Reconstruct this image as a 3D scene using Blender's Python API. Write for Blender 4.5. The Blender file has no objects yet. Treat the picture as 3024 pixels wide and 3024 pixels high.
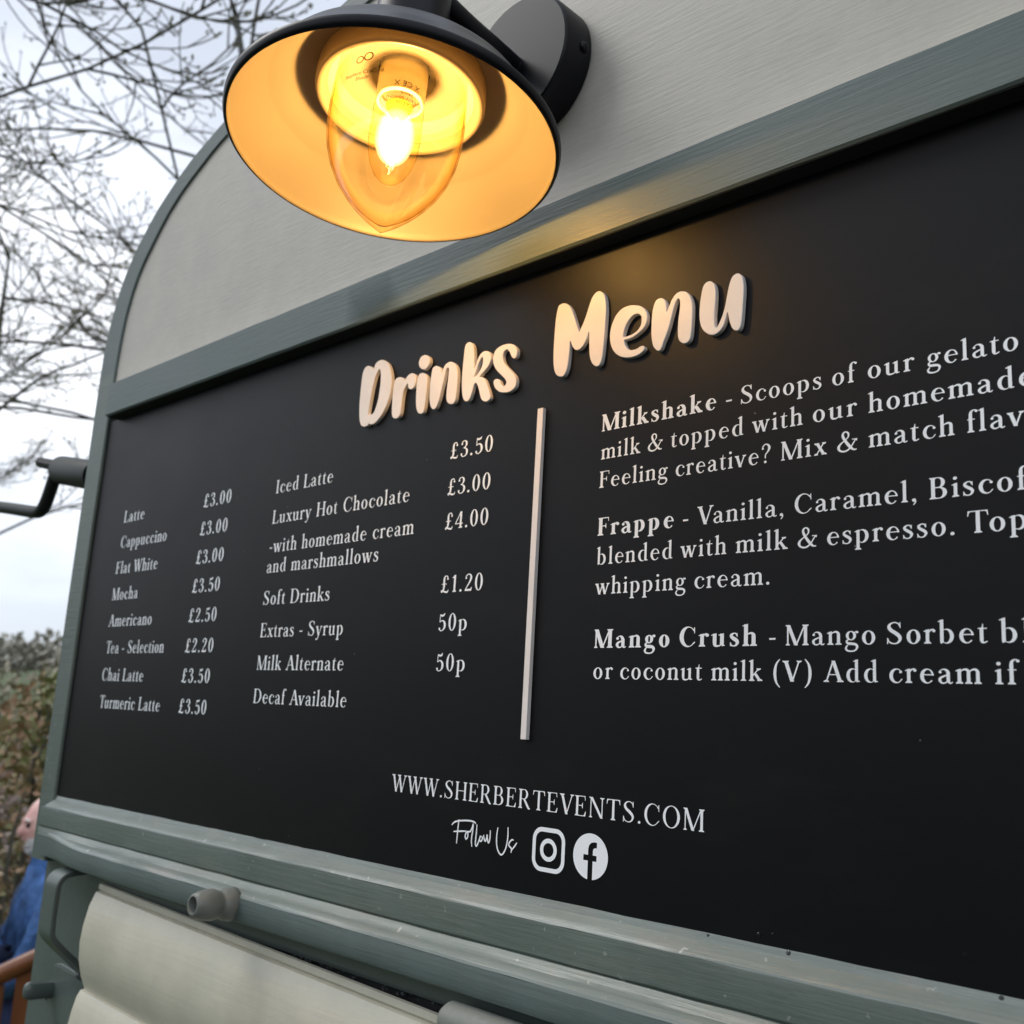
import bpy, math, random
from mathutils import Vector, Matrix
from mathutils.geometry import delaunay_2d_cdt
sc = bpy.context.scene
COL = sc.collection
D = 0.55                      # metres per layout unit (camera to board distance)
EYE = 1.66
# ------------------------------------------------------------------ camera
YAW, PITCH, ROLL = 0.780786460, 0.201224647, -0.0566474319
Rm = Matrix.Rotation(YAW, 3, 'Z') @ Matrix.Rotation(PITCH, 3, 'X') @ Matrix.Rotation(ROLL, 3, 'Y')
cam = bpy.data.cameras.new('camera'); cam_o = bpy.data.objects.new('camera', cam); COL.objects.link(cam_o)
rt, fw, up = Rm @ Vector((1, 0, 0)), Rm @ Vector((0, 1, 0)), Rm @ Vector((0, 0, 1))
M4 = Matrix((rt, up, -fw)).transposed().to_4x4(); M4.translation = Vector((0, -D, EYE))
cam_o.matrix_world = M4
cam.sensor_width = 36; cam.sensor_height = 36; cam.lens = 36 * 3072.84 / 3024
cam.clip_start = 0.02; cam.clip_end = 3000
cam.dof.use_dof = True; cam.dof.focus_distance = 0.68; cam.dof.aperture_fstop = 12.0
sc.camera = cam_o
# ------------------------------------------------------------------ world, sun, exposure
SUN_EL, SUN_AZ = math.radians(48), math.radians(-60)    # azimuth measured from -Y towards -X
w = bpy.data.worlds.new('World'); sc.world = w; w.use_nodes = True
nt = w.node_tree; nd = nt.nodes; lk = nt.links
bg = nd['Background']
sky = nd.new('ShaderNodeTexSky'); sky.sky_type = 'NISHITA'; sky.sun_disc = False
sky.sun_elevation = SUN_EL; sky.sun_rotation = math.radians(120)
tc = nd.new('ShaderNodeTexCoord'); sep = nd.new('ShaderNodeSeparateXYZ'); lk.new(tc.outputs['Generated'], sep.inputs[0])
mp = nd.new('ShaderNodeMapping'); mp.inputs['Scale'].default_value = (1.6, 1.6, 4.5); lk.new(tc.outputs['Generated'], mp.inputs[0])
nz = nd.new('ShaderNodeTexNoise'); nz.inputs['Scale'].default_value = 1.7; nz.inputs['Detail'].default_value = 6; nz.inputs['Roughness'].default_value = .55; lk.new(mp.outputs[0], nz.inputs['Vector'])
ma = nd.new('ShaderNodeMath'); ma.operation = 'MULTIPLY_ADD'; ma.inputs[1].default_value = .50; lk.new(nz.outputs['Fac'], ma.inputs[0]); lk.new(sep.outputs[2], ma.inputs[2])
sb = nd.new('ShaderNodeMath'); sb.operation = 'SUBTRACT'; sb.inputs[1].default_value = .25; lk.new(ma.outputs[0], sb.inputs[0])
cr = nd.new('ShaderNodeValToRGB'); lk.new(sb.outputs[0], cr.inputs[0])
stops = [(0, (.48, .52, .58)), (.08, (.52, .56, .63)), (.2, (.70, .73, .79)), (.30, (.87, .89, .93)), (.42, (.72, .76, .84)), (.56, (.48, .52, .60)), (1, (.60, .64, .71))]
el = cr.color_ramp.elements
while len(el) < len(stops): el.new(.5)
for e_, (p_, c_) in zip(el, stops): e_.position = p_; e_.color = (*c_, 1)
gain = nd.new('ShaderNodeVectorMath'); gain.operation = 'SCALE'; gain.inputs['Scale'].default_value = 7.9; lk.new(cr.outputs[0], gain.inputs[0])
mx = nd.new('ShaderNodeMixRGB'); mx.inputs[0].default_value = .93; lk.new(sky.outputs[0], mx.inputs[1]); lk.new(gain.outputs[0], mx.inputs[2])
lk.new(mx.outputs[0], bg.inputs['Color']); bg.inputs['Strength'].default_value = 0.1
sun = bpy.data.lights.new('sun', 'SUN'); sun.energy = 0.7; sun.angle = math.radians(30); sun.color = (1, .97, .92)
so = bpy.data.objects.new('sun', sun); COL.objects.link(so)
sd = Vector((math.sin(SUN_AZ) * math.cos(SUN_EL), -math.cos(SUN_AZ) * math.cos(SUN_EL), math.sin(SUN_EL)))
so.rotation_euler = sd.to_track_quat('Z', 'Y').to_euler()
sc.view_settings.view_transform = 'Standard'; sc.view_settings.look = 'None'; sc.view_settings.exposure = 1.0; sc.view_settings.gamma = 1
sc.view_settings.use_curve_mapping = False
sc.cycles.max_bounces = 8; sc.cycles.transparent_max_bounces = 16; sc.cycles.caustics_refractive = False; sc.cycles.caustics_reflective = False
sc.cycles.sample_clamp_indirect = 6
# ------------------------------------------------------------------ helpers
def W(x, d, z): return Vector((x * D, -d * D, EYE + z * D))      # x,z on the board plane, d out of it
def tag(o, label=None, cat=None, group=None, kind=None):
    if label: o['label'] = label
    if cat: o['category'] = cat
    if group: o['group'] = group
    if kind: o['kind'] = kind
    return o
def mesh(name, vs, fs, mat=None, parent=None, smooth=False, sharp=None):
    me = bpy.data.meshes.new(name); me.from_pydata([tuple(v) for v in vs], [], fs); me.update()
    if mat: me.materials.append(mat)
    if smooth:
        me.shade_smooth()
        if sharp: me.set_sharp_from_angle(angle=math.radians(sharp))
    o = bpy.data.objects.new(name, me); COL.objects.link(o)
    if parent: o.parent = parent; o.matrix_parent_inverse = parent.matrix_world.inverted()
    return o
def empty(name, loc, label=None, cat=None, group=None):
    o = bpy.data.objects.new(name, None); COL.objects.link(o); o.location = loc; o.empty_display_size = .05
    o.matrix_world = Matrix.Translation(Vector(loc)); return tag(o, label, cat, group)
class MB:
    def __init__(s): s.v = []; s.f = []
    def add(s, vs, fs):
        b = len(s.v); s.v += [Vector(v) for v in vs]; s.f += [tuple(i + b for i in f) for f in fs]; return s
    def box(s, a, b):
        (x0, y0, z0), (x1, y1, z1) = a, b
        return s.add([(x0, y0, z0), (x1, y0, z0), (x1, y1, z0), (x0, y1, z0), (x0, y0, z1), (x1, y0, z1), (x1, y1, z1), (x0, y1, z1)],
                     [(0, 3, 2, 1), (4, 5, 6, 7), (0, 1, 5, 4), (1, 2, 6, 5), (2, 3, 7, 6), (3, 0, 4, 7)])
    def lathe(s, prof, n=64, M=None, cap0=False, cap1=False):
        vs = []; fs = []
        for r, h in prof:
            for k in range(n):
                t = 2 * math.pi * k / n; v = Vector((r * math.cos(t), r * math.sin(t), h)); vs.append(M @ v if M else v)
        m = len(prof)
        for i in range(m - 1):
            for k in range(n):
                k2 = (k + 1) % n; fs.append((i * n + k, i * n + k2, (i + 1) * n + k2, (i + 1) * n + k))
        if cap0: fs.append(tuple(range(n))[::-1])
        if cap1: fs.append(tuple(range((m - 1) * n, m * n)))
        return s.add(vs, fs)
    def tube(s, pts, rad, n=8, caps=True):
        pts = [Vector(p) for p in pts]; m = len(pts)
        if not hasattr(rad, '__len__'): rad = [rad] * m
        t0 = (pts[1] - pts[0]).normalized(); a = t0.orthogonal().normalized(); vs = []; fs = []
        for i, p in enumerate(pts):
            t = ((pts[min(i + 1, m - 1)] - pts[max(i - 1, 0)])); t = t.normalized() if t.length > 1e-9 else t0
            a = (a - t * a.dot(t)).normalized(); b = t.cross(a)
            for k in range(n):
                c = 2 * math.pi * k / n; vs.append(p + (a * math.cos(c) + b * math.sin(c)) * rad[i])
        for i in range(m - 1):
            for k in range(n):
                k2 = (k + 1) % n; fs.append((i * n + k, i * n + k2, (i + 1) * n + k2, (i + 1) * n + k))
        if caps: fs.append(tuple(range(n))[::-1]); fs.append(tuple(range((m - 1) * n, m * n)))
        return s.add(vs, fs)
    def build(s, name, mat, parent=None, smooth=False, sharp=40): return mesh(name, s.v, s.f, mat, parent, smooth, sharp)
def crom(p, n=4, closed=False):
    out = []; m = len(p)
    rng = range(m) if closed else range(m - 1)
    for i in rng:
        if closed: a, b, c, d = p[(i - 1) % m], p[i], p[(i + 1) % m], p[(i + 2) % m]
        else: a, b, c, d = p[max(i - 1, 0)], p[i], p[i + 1], p[min(i + 2, m - 1)]
        for j in range(n):
            t = j / n
            out.append(tuple(.5 * (2 * B + (C - A) * t + (2 * A - 5 * B + 4 * C - Dd) * t * t + (3 * B - A - 3 * C + Dd) * t ** 3) for A, B, C, Dd in zip(a, b, c, d)))
    if not closed: out.append(tuple(p[-1]))
    return out
def bez(pts, n=6): return [Vector(q) for q in crom([tuple(p) for p in pts], n)]
def extrude_profile(name, prof, x0, x1, mat, parent, tilt=0, seg=1, closed=True, smooth=False, sharp=35, wob=0, tap=0):
    """prof: list of (d,z); swept along x (layout units)."""
    vs = []; n = len(prof); rn = random.Random(len(name))
    for i in range(seg + 1):
        x = x0 + (x1 - x0) * i / seg
        tt = 1 if not tap else max(0, min(1, (x + 2.33) / .30)); tt = tt * tt * (3 - 2 * tt)
        for d, z in prof:
            if d > .0245: d = .0245 + (d - .0245) * tt
            vs.append(W(x, d + (rn.uniform(-wob, wob) if wob else 0), z + tilt * (x - x0) + (rn.uniform(-wob, wob) if wob else 0)))
    fs = []
    for i in range(seg):
        for k in range(n if closed else n - 1):
            k2 = (k + 1) % n; fs.append((i * n + k, i * n + k2, (i + 1) * n + k2, (i + 1) * n + k))
    if closed: fs.append(tuple(range(n))[::-1]); fs.append(tuple(range(seg * n, seg * n + n)))
    return mesh(name, vs, fs, mat, parent, smooth, sharp)
def bevel(o, wd, seg=2):
    m = o.modifiers.new('b', 'BEVEL'); m.width = wd; m.segments = seg; m.limit_method = 'ANGLE'; m.angle_limit = math.radians(35); o.data.shade_smooth(); o.data.set_sharp_from_angle(angle=math.radians(50)); return o
# ------------------------------------------------------------------ materials
def mat(name, base, rough=.5, metal=0, spec=.5, nodes=None, **kw):
    m = bpy.data.materials.new(name); m.use_nodes = True; N = m.node_tree.nodes; L = m.node_tree.links
    b = N['Principled BSDF']; b.inputs['Base Color'].default_value = (*base, 1); b.inputs['Roughness'].default_value = rough
    b.inputs['Metallic'].default_value = metal; b.inputs['Specular IOR Level'].default_value = spec
    for k, v in kw.items(): b.inputs[k.replace('_', ' ')].default_value = v
    if nodes: nodes(m, N, L, b)
    return m
def noise(N, L, scale, vec=(1, 1, 1), detail=4, rough=.5, rot=(0, 0, 0), coord='Object'):
    t = N.new('ShaderNodeTexCoord'); mp = N.new('ShaderNodeMapping'); mp.inputs['Scale'].default_value = vec; mp.inputs['Rotation'].default_value = rot
    L.new(t.outputs[coord], mp.inputs[0]); n = N.new('ShaderNodeTexNoise'); n.inputs['Scale'].default_value = scale; n.inputs['Detail'].default_value = detail; n.inputs['Roughness'].default_value = rough
    L.new(mp.outputs[0], n.inputs['Vector']); return n
def ramp(N, L, src, stops, inter='LINEAR'):
    r = N.new('ShaderNodeValToRGB'); r.color_ramp.interpolation = inter; e = r.color_ramp.elements
    while len(e) < len(stops): e.new(.5)
    for a, (p, c) in zip(e, stops): a.position = p; a.color = (*c, 1) if len(c) == 3 else c
    L.new(src, r.inputs[0]); return r
def mixc(N, L, f, a, b, mode='MIX'):
    m = N.new('ShaderNodeMixRGB'); m.blend_type = mode
    for i, v in ((0, f), (1, a), (2, b)):
        if hasattr(v, 'links') or hasattr(v, 'is_output'): L.new(v, m.inputs[i])
        elif isinstance(v, (int, float)): m.inputs[i].default_value = v
        else: m.inputs[i].default_value = (*v, 1)
    return m.outputs[0]
def bump(N, L, b, srcs):
    prev = None
    for h, strength, dist in srcs:
        n = N.new('ShaderNodeBump'); n.inputs['Strength'].default_value = strength; n.inputs['Distance'].default_value = dist; L.new(h, n.inputs['Height'])
        if prev: L.new(prev, n.inputs['Normal'])
        prev = n.outputs[0]
    L.new(prev, b.inputs['Normal'])
def painted(base, rough, grain=(3, 60, 60), k=.5, dirt=None, dirt_amt=.5, chip=None):
    def f(m, N, L, b):
        g = noise(N, L, 6, grain, 5, .6); g2 = noise(N, L, 14, (1, 1, 1), 6, .65); blob = noise(N, L, 40, (.5, 1, 1), 3, .5)
        hi = tuple(min(1, c * 1.12) for c in base); lo = tuple(c * .86 for c in base)
        c = ramp(N, L, g2.outputs['Fac'], [(.25, lo), (.75, hi)]).outputs[0]
        if dirt:
            dn = noise(N, L, 9, (1, 2, 4), 7, .7); mk = ramp(N, L, dn.outputs['Fac'], [(.52, (0, 0, 0)), (.68, (dirt_amt,) * 3)]).outputs[0]
            c = mixc(N, L, mk, c, dirt)
        if chip:
            sp = noise(N, L, 130, (1, 1, 1), 2, .5); mk = ramp(N, L, sp.outputs['Fac'], [(.70, (0, 0, 0)), (.74, (1, 1, 1))]).outputs[0]
            c = mixc(N, L, mk, c, chip)
        L.new(c, b.inputs['Base Color'])
        rr = ramp(N, L, g2.outputs['Fac'], [(.3, (rough * .85,) * 3), (.7, (rough * 1.15,) * 3)]); L.new(rr.outputs[0], b.inputs['Roughness'])
        bl = ramp(N, L, blob.outputs['Fac'], [(.66, (0, 0, 0)), (.78, (1, 1, 1))])
        bump(N, L, b, [(g.outputs['Fac'], .55 * k, .0022), (g2.outputs['Fac'], .35 * k, .003), (bl.outputs[0], .45 * k, .0012)])
    return f
MT = {}
MT['green'] = mat('painted_sage_wood', (.185, .24, .24), .42, nodes=painted((.092, .125, .119), .50, k=.33))
MT['green2'] = mat('weathered_sage_wood', (.20, .255, .235), .45, nodes=painted((.094, .124, .108), .44, (3, 70, 70), .36, dirt=(.17, .18, .155), dirt_amt=.35, chip=(.2, .23, .21)))
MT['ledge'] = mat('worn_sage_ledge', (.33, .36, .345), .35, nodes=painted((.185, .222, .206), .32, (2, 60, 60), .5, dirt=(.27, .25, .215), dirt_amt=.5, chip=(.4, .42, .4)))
MT['gmetal'] = mat('painted_sage_metal', (.20, .245, .235), .38, nodes=painted((.084, .108, .10), .36, (20, 20, 20), .35))
MT['bungm'] = mat('painted_grey_rubber', (.22, .23, .21), .42, nodes=painted((.165, .18, .163), .40, (20, 20, 20), .5))
MT['cream'] = mat('brushed_cream_paint', (.62, .61, .57), .5, nodes=painted((.475, .45, .395), .5, (5, 50, 60), .27, dirt=(.39, .37, .325), dirt_amt=.3))
MT['slat'] = mat('cream_shutter_paint', (.62, .61, .50), .38, nodes=painted((.52, .50, .405), .34, (2, 30, 40), .22))
MT['seal'] = mat('white_sealant', (.72, .72, .70), .5)
def boardn(m, N, L, b):
    n = noise(N, L, 5, (1, 1, 1), 6, .6); r = ramp(N, L, n.outputs['Fac'], [(.3, (.38,) * 3), (.7, (.46,) * 3)]); L.new(r.outputs[0], b.inputs['Roughness'])
    sp = noise(N, L, 210, (1, 1, 1), 1, .4); mk = ramp(N, L, sp.outputs['Fac'], [(.815, (0, 0, 0)), (.825, (.8, .8, .8))]).outputs[0]
    sm = noise(N, L, 8, (1, 1, 2.2), 6, .7); mk2 = ramp(N, L, sm.outputs['Fac'], [(.52, (0, 0, 0)), (.72, (.9,) * 3)]).outputs[0]
    c = mixc(N, L, mk2, (.0028, .0030, .0042), (.0066, .0064, .0066)); c = mixc(N, L, mk, c, (.22, .21, .2)); L.new(c, b.inputs['Base Color'])
    g = noise(N, L, 900, (1, 1, 1), 2, .5); bump(N, L, b, [(g.outputs['Fac'], .12, .0003)])
MT['board'] = mat('matt_black_panel', (.0105, .0105, .0115), .4, spec=.17, nodes=boardn)
MT['latch'] = mat('dark_green_iron', (.008, .011, .010), .5, spec=.25)
MT['vinyl'] = mat('white_vinyl', (.92, .96, 1.0), .35)
def acr(m, N, L, b):
    n = noise(N, L, 30, (1, 1, 1), 5, .6); c = ramp(N, L, n.outputs['Fac'], [(.35, (.80, .75, .71)), (.7, (.88, .83, .79))]); L.new(c.outputs[0], b.inputs['Base Color'])
MT['acrylic'] = mat('white_acrylic', (.8, .76, .73), .38, nodes=acr)
MT['lampblack'] = mat('satin_black_enamel', (.006, .006, .009), .36, spec=.22, nodes=lambda m, N, L, b: bump(N, L, b, [(noise(N, L, 700, (1, 1, 1), 2).outputs['Fac'], .10, .0003)]))
MT['enamel'] = mat('cream_enamel', (.30, .25, .19), .42)
MT['reflector'] = mat('white_reflector', (.62, .52, .28), .3)
MT['socket'] = mat('white_plastic', (.6, .55, .4), .35)
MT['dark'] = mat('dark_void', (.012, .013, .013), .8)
MT['grime'] = mat('grimy_gap', (.03, .034, .032), .75, nodes=painted((.03, .034, .032), .7, (10, 10, 10), 1.0))
def thin_glass(name, tint, edge, rough=.03, k=1.0, mid=(1, .88, .6)):
    m = bpy.data.materials.new(name); m.use_nodes = True; N = m.node_tree.nodes; L = m.node_tree.links; N.clear()
    o = N.new('ShaderNodeOutputMaterial'); tr = N.new('ShaderNodeBsdfTransparent'); gl = N.new('ShaderNodeBsdfGlossy'); gl.inputs['Roughness'].default_value = rough
    lw = N.new('ShaderNodeLayerWeight'); lw.inputs[0].default_value = .45
    r = ramp(N, L, lw.outputs['Facing'], [(0, tint), (.5, tint), (.80, mid), (.93, edge), (1, edge)]); L.new(r.outputs[0], tr.inputs[0])
    fr = ramp(N, L, lw.outputs['Facing'], [(0, (.02 * k,) * 3), (.55, (.035 * k,) * 3), (.85, (.10 * k,) * 3), (1, (.35 * k,) * 3)])
    n = noise(N, L, 24, (1, 1, .35), 2, .4); bp = N.new('ShaderNodeBump'); bp.inputs['Strength'].default_value = .35; bp.inputs['Distance'].default_value = .004; L.new(n.outputs['Fac'], bp.inputs['Height']); L.new(bp.outputs[0], gl.inputs['Normal'])
    mx = N.new('ShaderNodeMixShader'); L.new(fr.outputs[0], mx.inputs[0]); L.new(tr.outputs[0], mx.inputs[1]); L.new(gl.outputs[0], mx.inputs[2]); L.new(mx.outputs[0], o.inputs[0]); return m
MT['glass'] = thin_glass('clear_lamp_glass', (.99, .97, .92), (.34, .18, .05), k=2.0, mid=(.98, .85, .56))
MT['bulb'] = thin_glass('amber_bulb_glass', (1, .93, .72), (.45, .25, .08))
def emis(name, col, st):
    m = bpy.data.materials.new(name); m.use_nodes = True; N = m.node_tree.nodes; L = m.node_tree.links; N.clear()
    o = N.new('ShaderNodeOutputMaterial'); e = N.new('ShaderNodeEmission'); e.inputs[0].default_value = (*col, 1); e.inputs[1].default_value = st; L.new(e.outputs[0], o.inputs[0]); return m
MT['filament'] = emis('glowing_filament', (1, .78, .38), 60)
WORDS=[('Latte',-2.1826,-2.0899,0.3852,'a'),('Cappuccino',-2.1822,-1.9791,0.3288,'a'),('Flat White',-2.1894,-2.0029,0.2721,'a'),('Mocha',-2.1907,-2.0735,0.2148,'a'),('Americano',-2.1907,-1.9986,0.1578,'a'),('Tea - Selection',-2.1863,-1.9334,0.1007,'a'),('Chai Latte',-2.1879,-2.0045,0.0434,'a'),('Turmeric Latte',-2.1834,-1.921,-0.0132,'a'),('£3.00',-1.8419,-1.7417,0.3833,'p'),('£3.00',-1.8432,-1.7442,0.3275,'p'),('£3.00',-1.8455,-1.746,0.2712,'p'),('£3.50',-1.8475,-1.7479,0.2151,'p'),('£2.50',-1.8478,-1.7475,0.158,'p'),('£2.20',-1.8475,-1.7466,0.1005,'p'),('£3.50',-1.8481,-1.7468,0.0439,'p'),('£3.50',-1.8455,-1.7466,-0.013,'p'),('Iced Latte',-1.5882,-1.4183,0.3821,'b'),('Luxury Hot Chocolate',-1.5901,-1.2138,0.3266,'b'),('-with homemade cream',-1.5901,-1.1973,0.2745,'b'),('and marshmallows',-1.5917,-1.2785,0.2381,'b'),('Soft Drinks',-1.5924,-1.3978,0.1815,'b'),('Extras - Syrup',-1.5914,-1.3538,0.1249,'b'),('Milk Alternate',-1.5918,-1.3438,0.0685,'b'),('Decaf Available',-1.5919,-1.3284,0.0118,'b'),('£3.50',-1.1255,-1.0365,0.3812,'P'),('£3.00',-1.1261,-1.0369,0.3258,'P'),('£4.00',-1.1264,-1.0368,0.2742,'P'),('£1.20',-1.126,-1.0397,0.1812,'P'),('50p',-1.1254,-1.0667,0.126,'P'),('50p',-1.1246,-1.0655,0.0689,'P'),('Milkshake',-0.8353,-0.6614,0.3773,'m'),('-',-0.6479,-0.6401,0.3773,'r'),('Scoops',-0.6277,-0.5267,0.3773,'r'),('of',-0.514,-0.4827,0.3773,'r'),('our',-0.4736,-0.4235,0.3773,'r'),('gelato',-0.4109,-0.3229,0.3773,'r'),('milk',-0.8349,-0.7714,0.3399,'r'),('&',-0.7601,-0.7379,0.3399,'r'),('topped',-0.7253,-0.6241,0.3399,'r'),('with',-0.6128,-0.5493,0.3399,'r'),('our',-0.537,-0.486,0.3399,'r'),('homemad',-0.4739,-0.3289,0.3399,'r'),('Feeling',-0.8355,-0.729,0.3024,'r'),('creative?',-0.7171,-0.5888,0.3024,'r'),('Mix',-0.5758,-0.5209,0.3024,'r'),('&',-0.5089,-0.4862,0.3024,'r'),('match',-0.474,-0.3853,0.3024,'r'),('flav',-0.373,-0.3249,0.3024,'r'),('Frappe',-0.8353,-0.7182,0.2402,'m'),('-',-0.705,-0.6976,0.2402,'r'),('Vanilla,',-0.685,-0.5727,0.2402,'r'),('Caramel,',-0.5588,-0.425,0.2402,'r'),('Bisco',-0.4116,-0.3365,0.2402,'r'),('blended',-0.8353,-0.7189,0.2029,'r'),('with',-0.7076,-0.6446,0.2029,'r'),('milk',-0.6325,-0.567,0.2029,'r'),('&',-0.5552,-0.5327,0.2029,'r'),('espresso.',-0.521,-0.3882,0.2029,'r'),('To',-0.3758,-0.3395,0.2029,'r'),('whipping',-0.8357,-0.6993,0.1653,'r'),('cream.',-0.6869,-0.5893,0.1653,'r'),('Mango',-0.8338,-0.7202,0.0986,'m'),('Crush',-0.7059,-0.604,0.0986,'m'),('-',-0.5891,-0.5816,0.0986,'r'),('Mango',-0.5694,-0.4696,0.0986,'r'),('Sorbet',-0.4574,-0.3607,0.0986,'r'),('b',-0.3503,-0.3335,0.0986,'r'),('or',-0.8331,-0.8027,0.0608,'r'),('coconut',-0.7912,-0.6741,0.0608,'r'),('milk',-0.6623,-0.597,0.0608,'r'),('(V)',-0.5838,-0.5392,0.0608,'r'),('Add',-0.5257,-0.4675,0.0608,'r'),('cream',-0.4557,-0.3675,0.0608,'r'),('if',-0.3557,-0.3336,0.0608,'r'),('WWW.SHERBERTEVENTS.COM',-1.2032,-0.6676,-0.1033,'u')]
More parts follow.
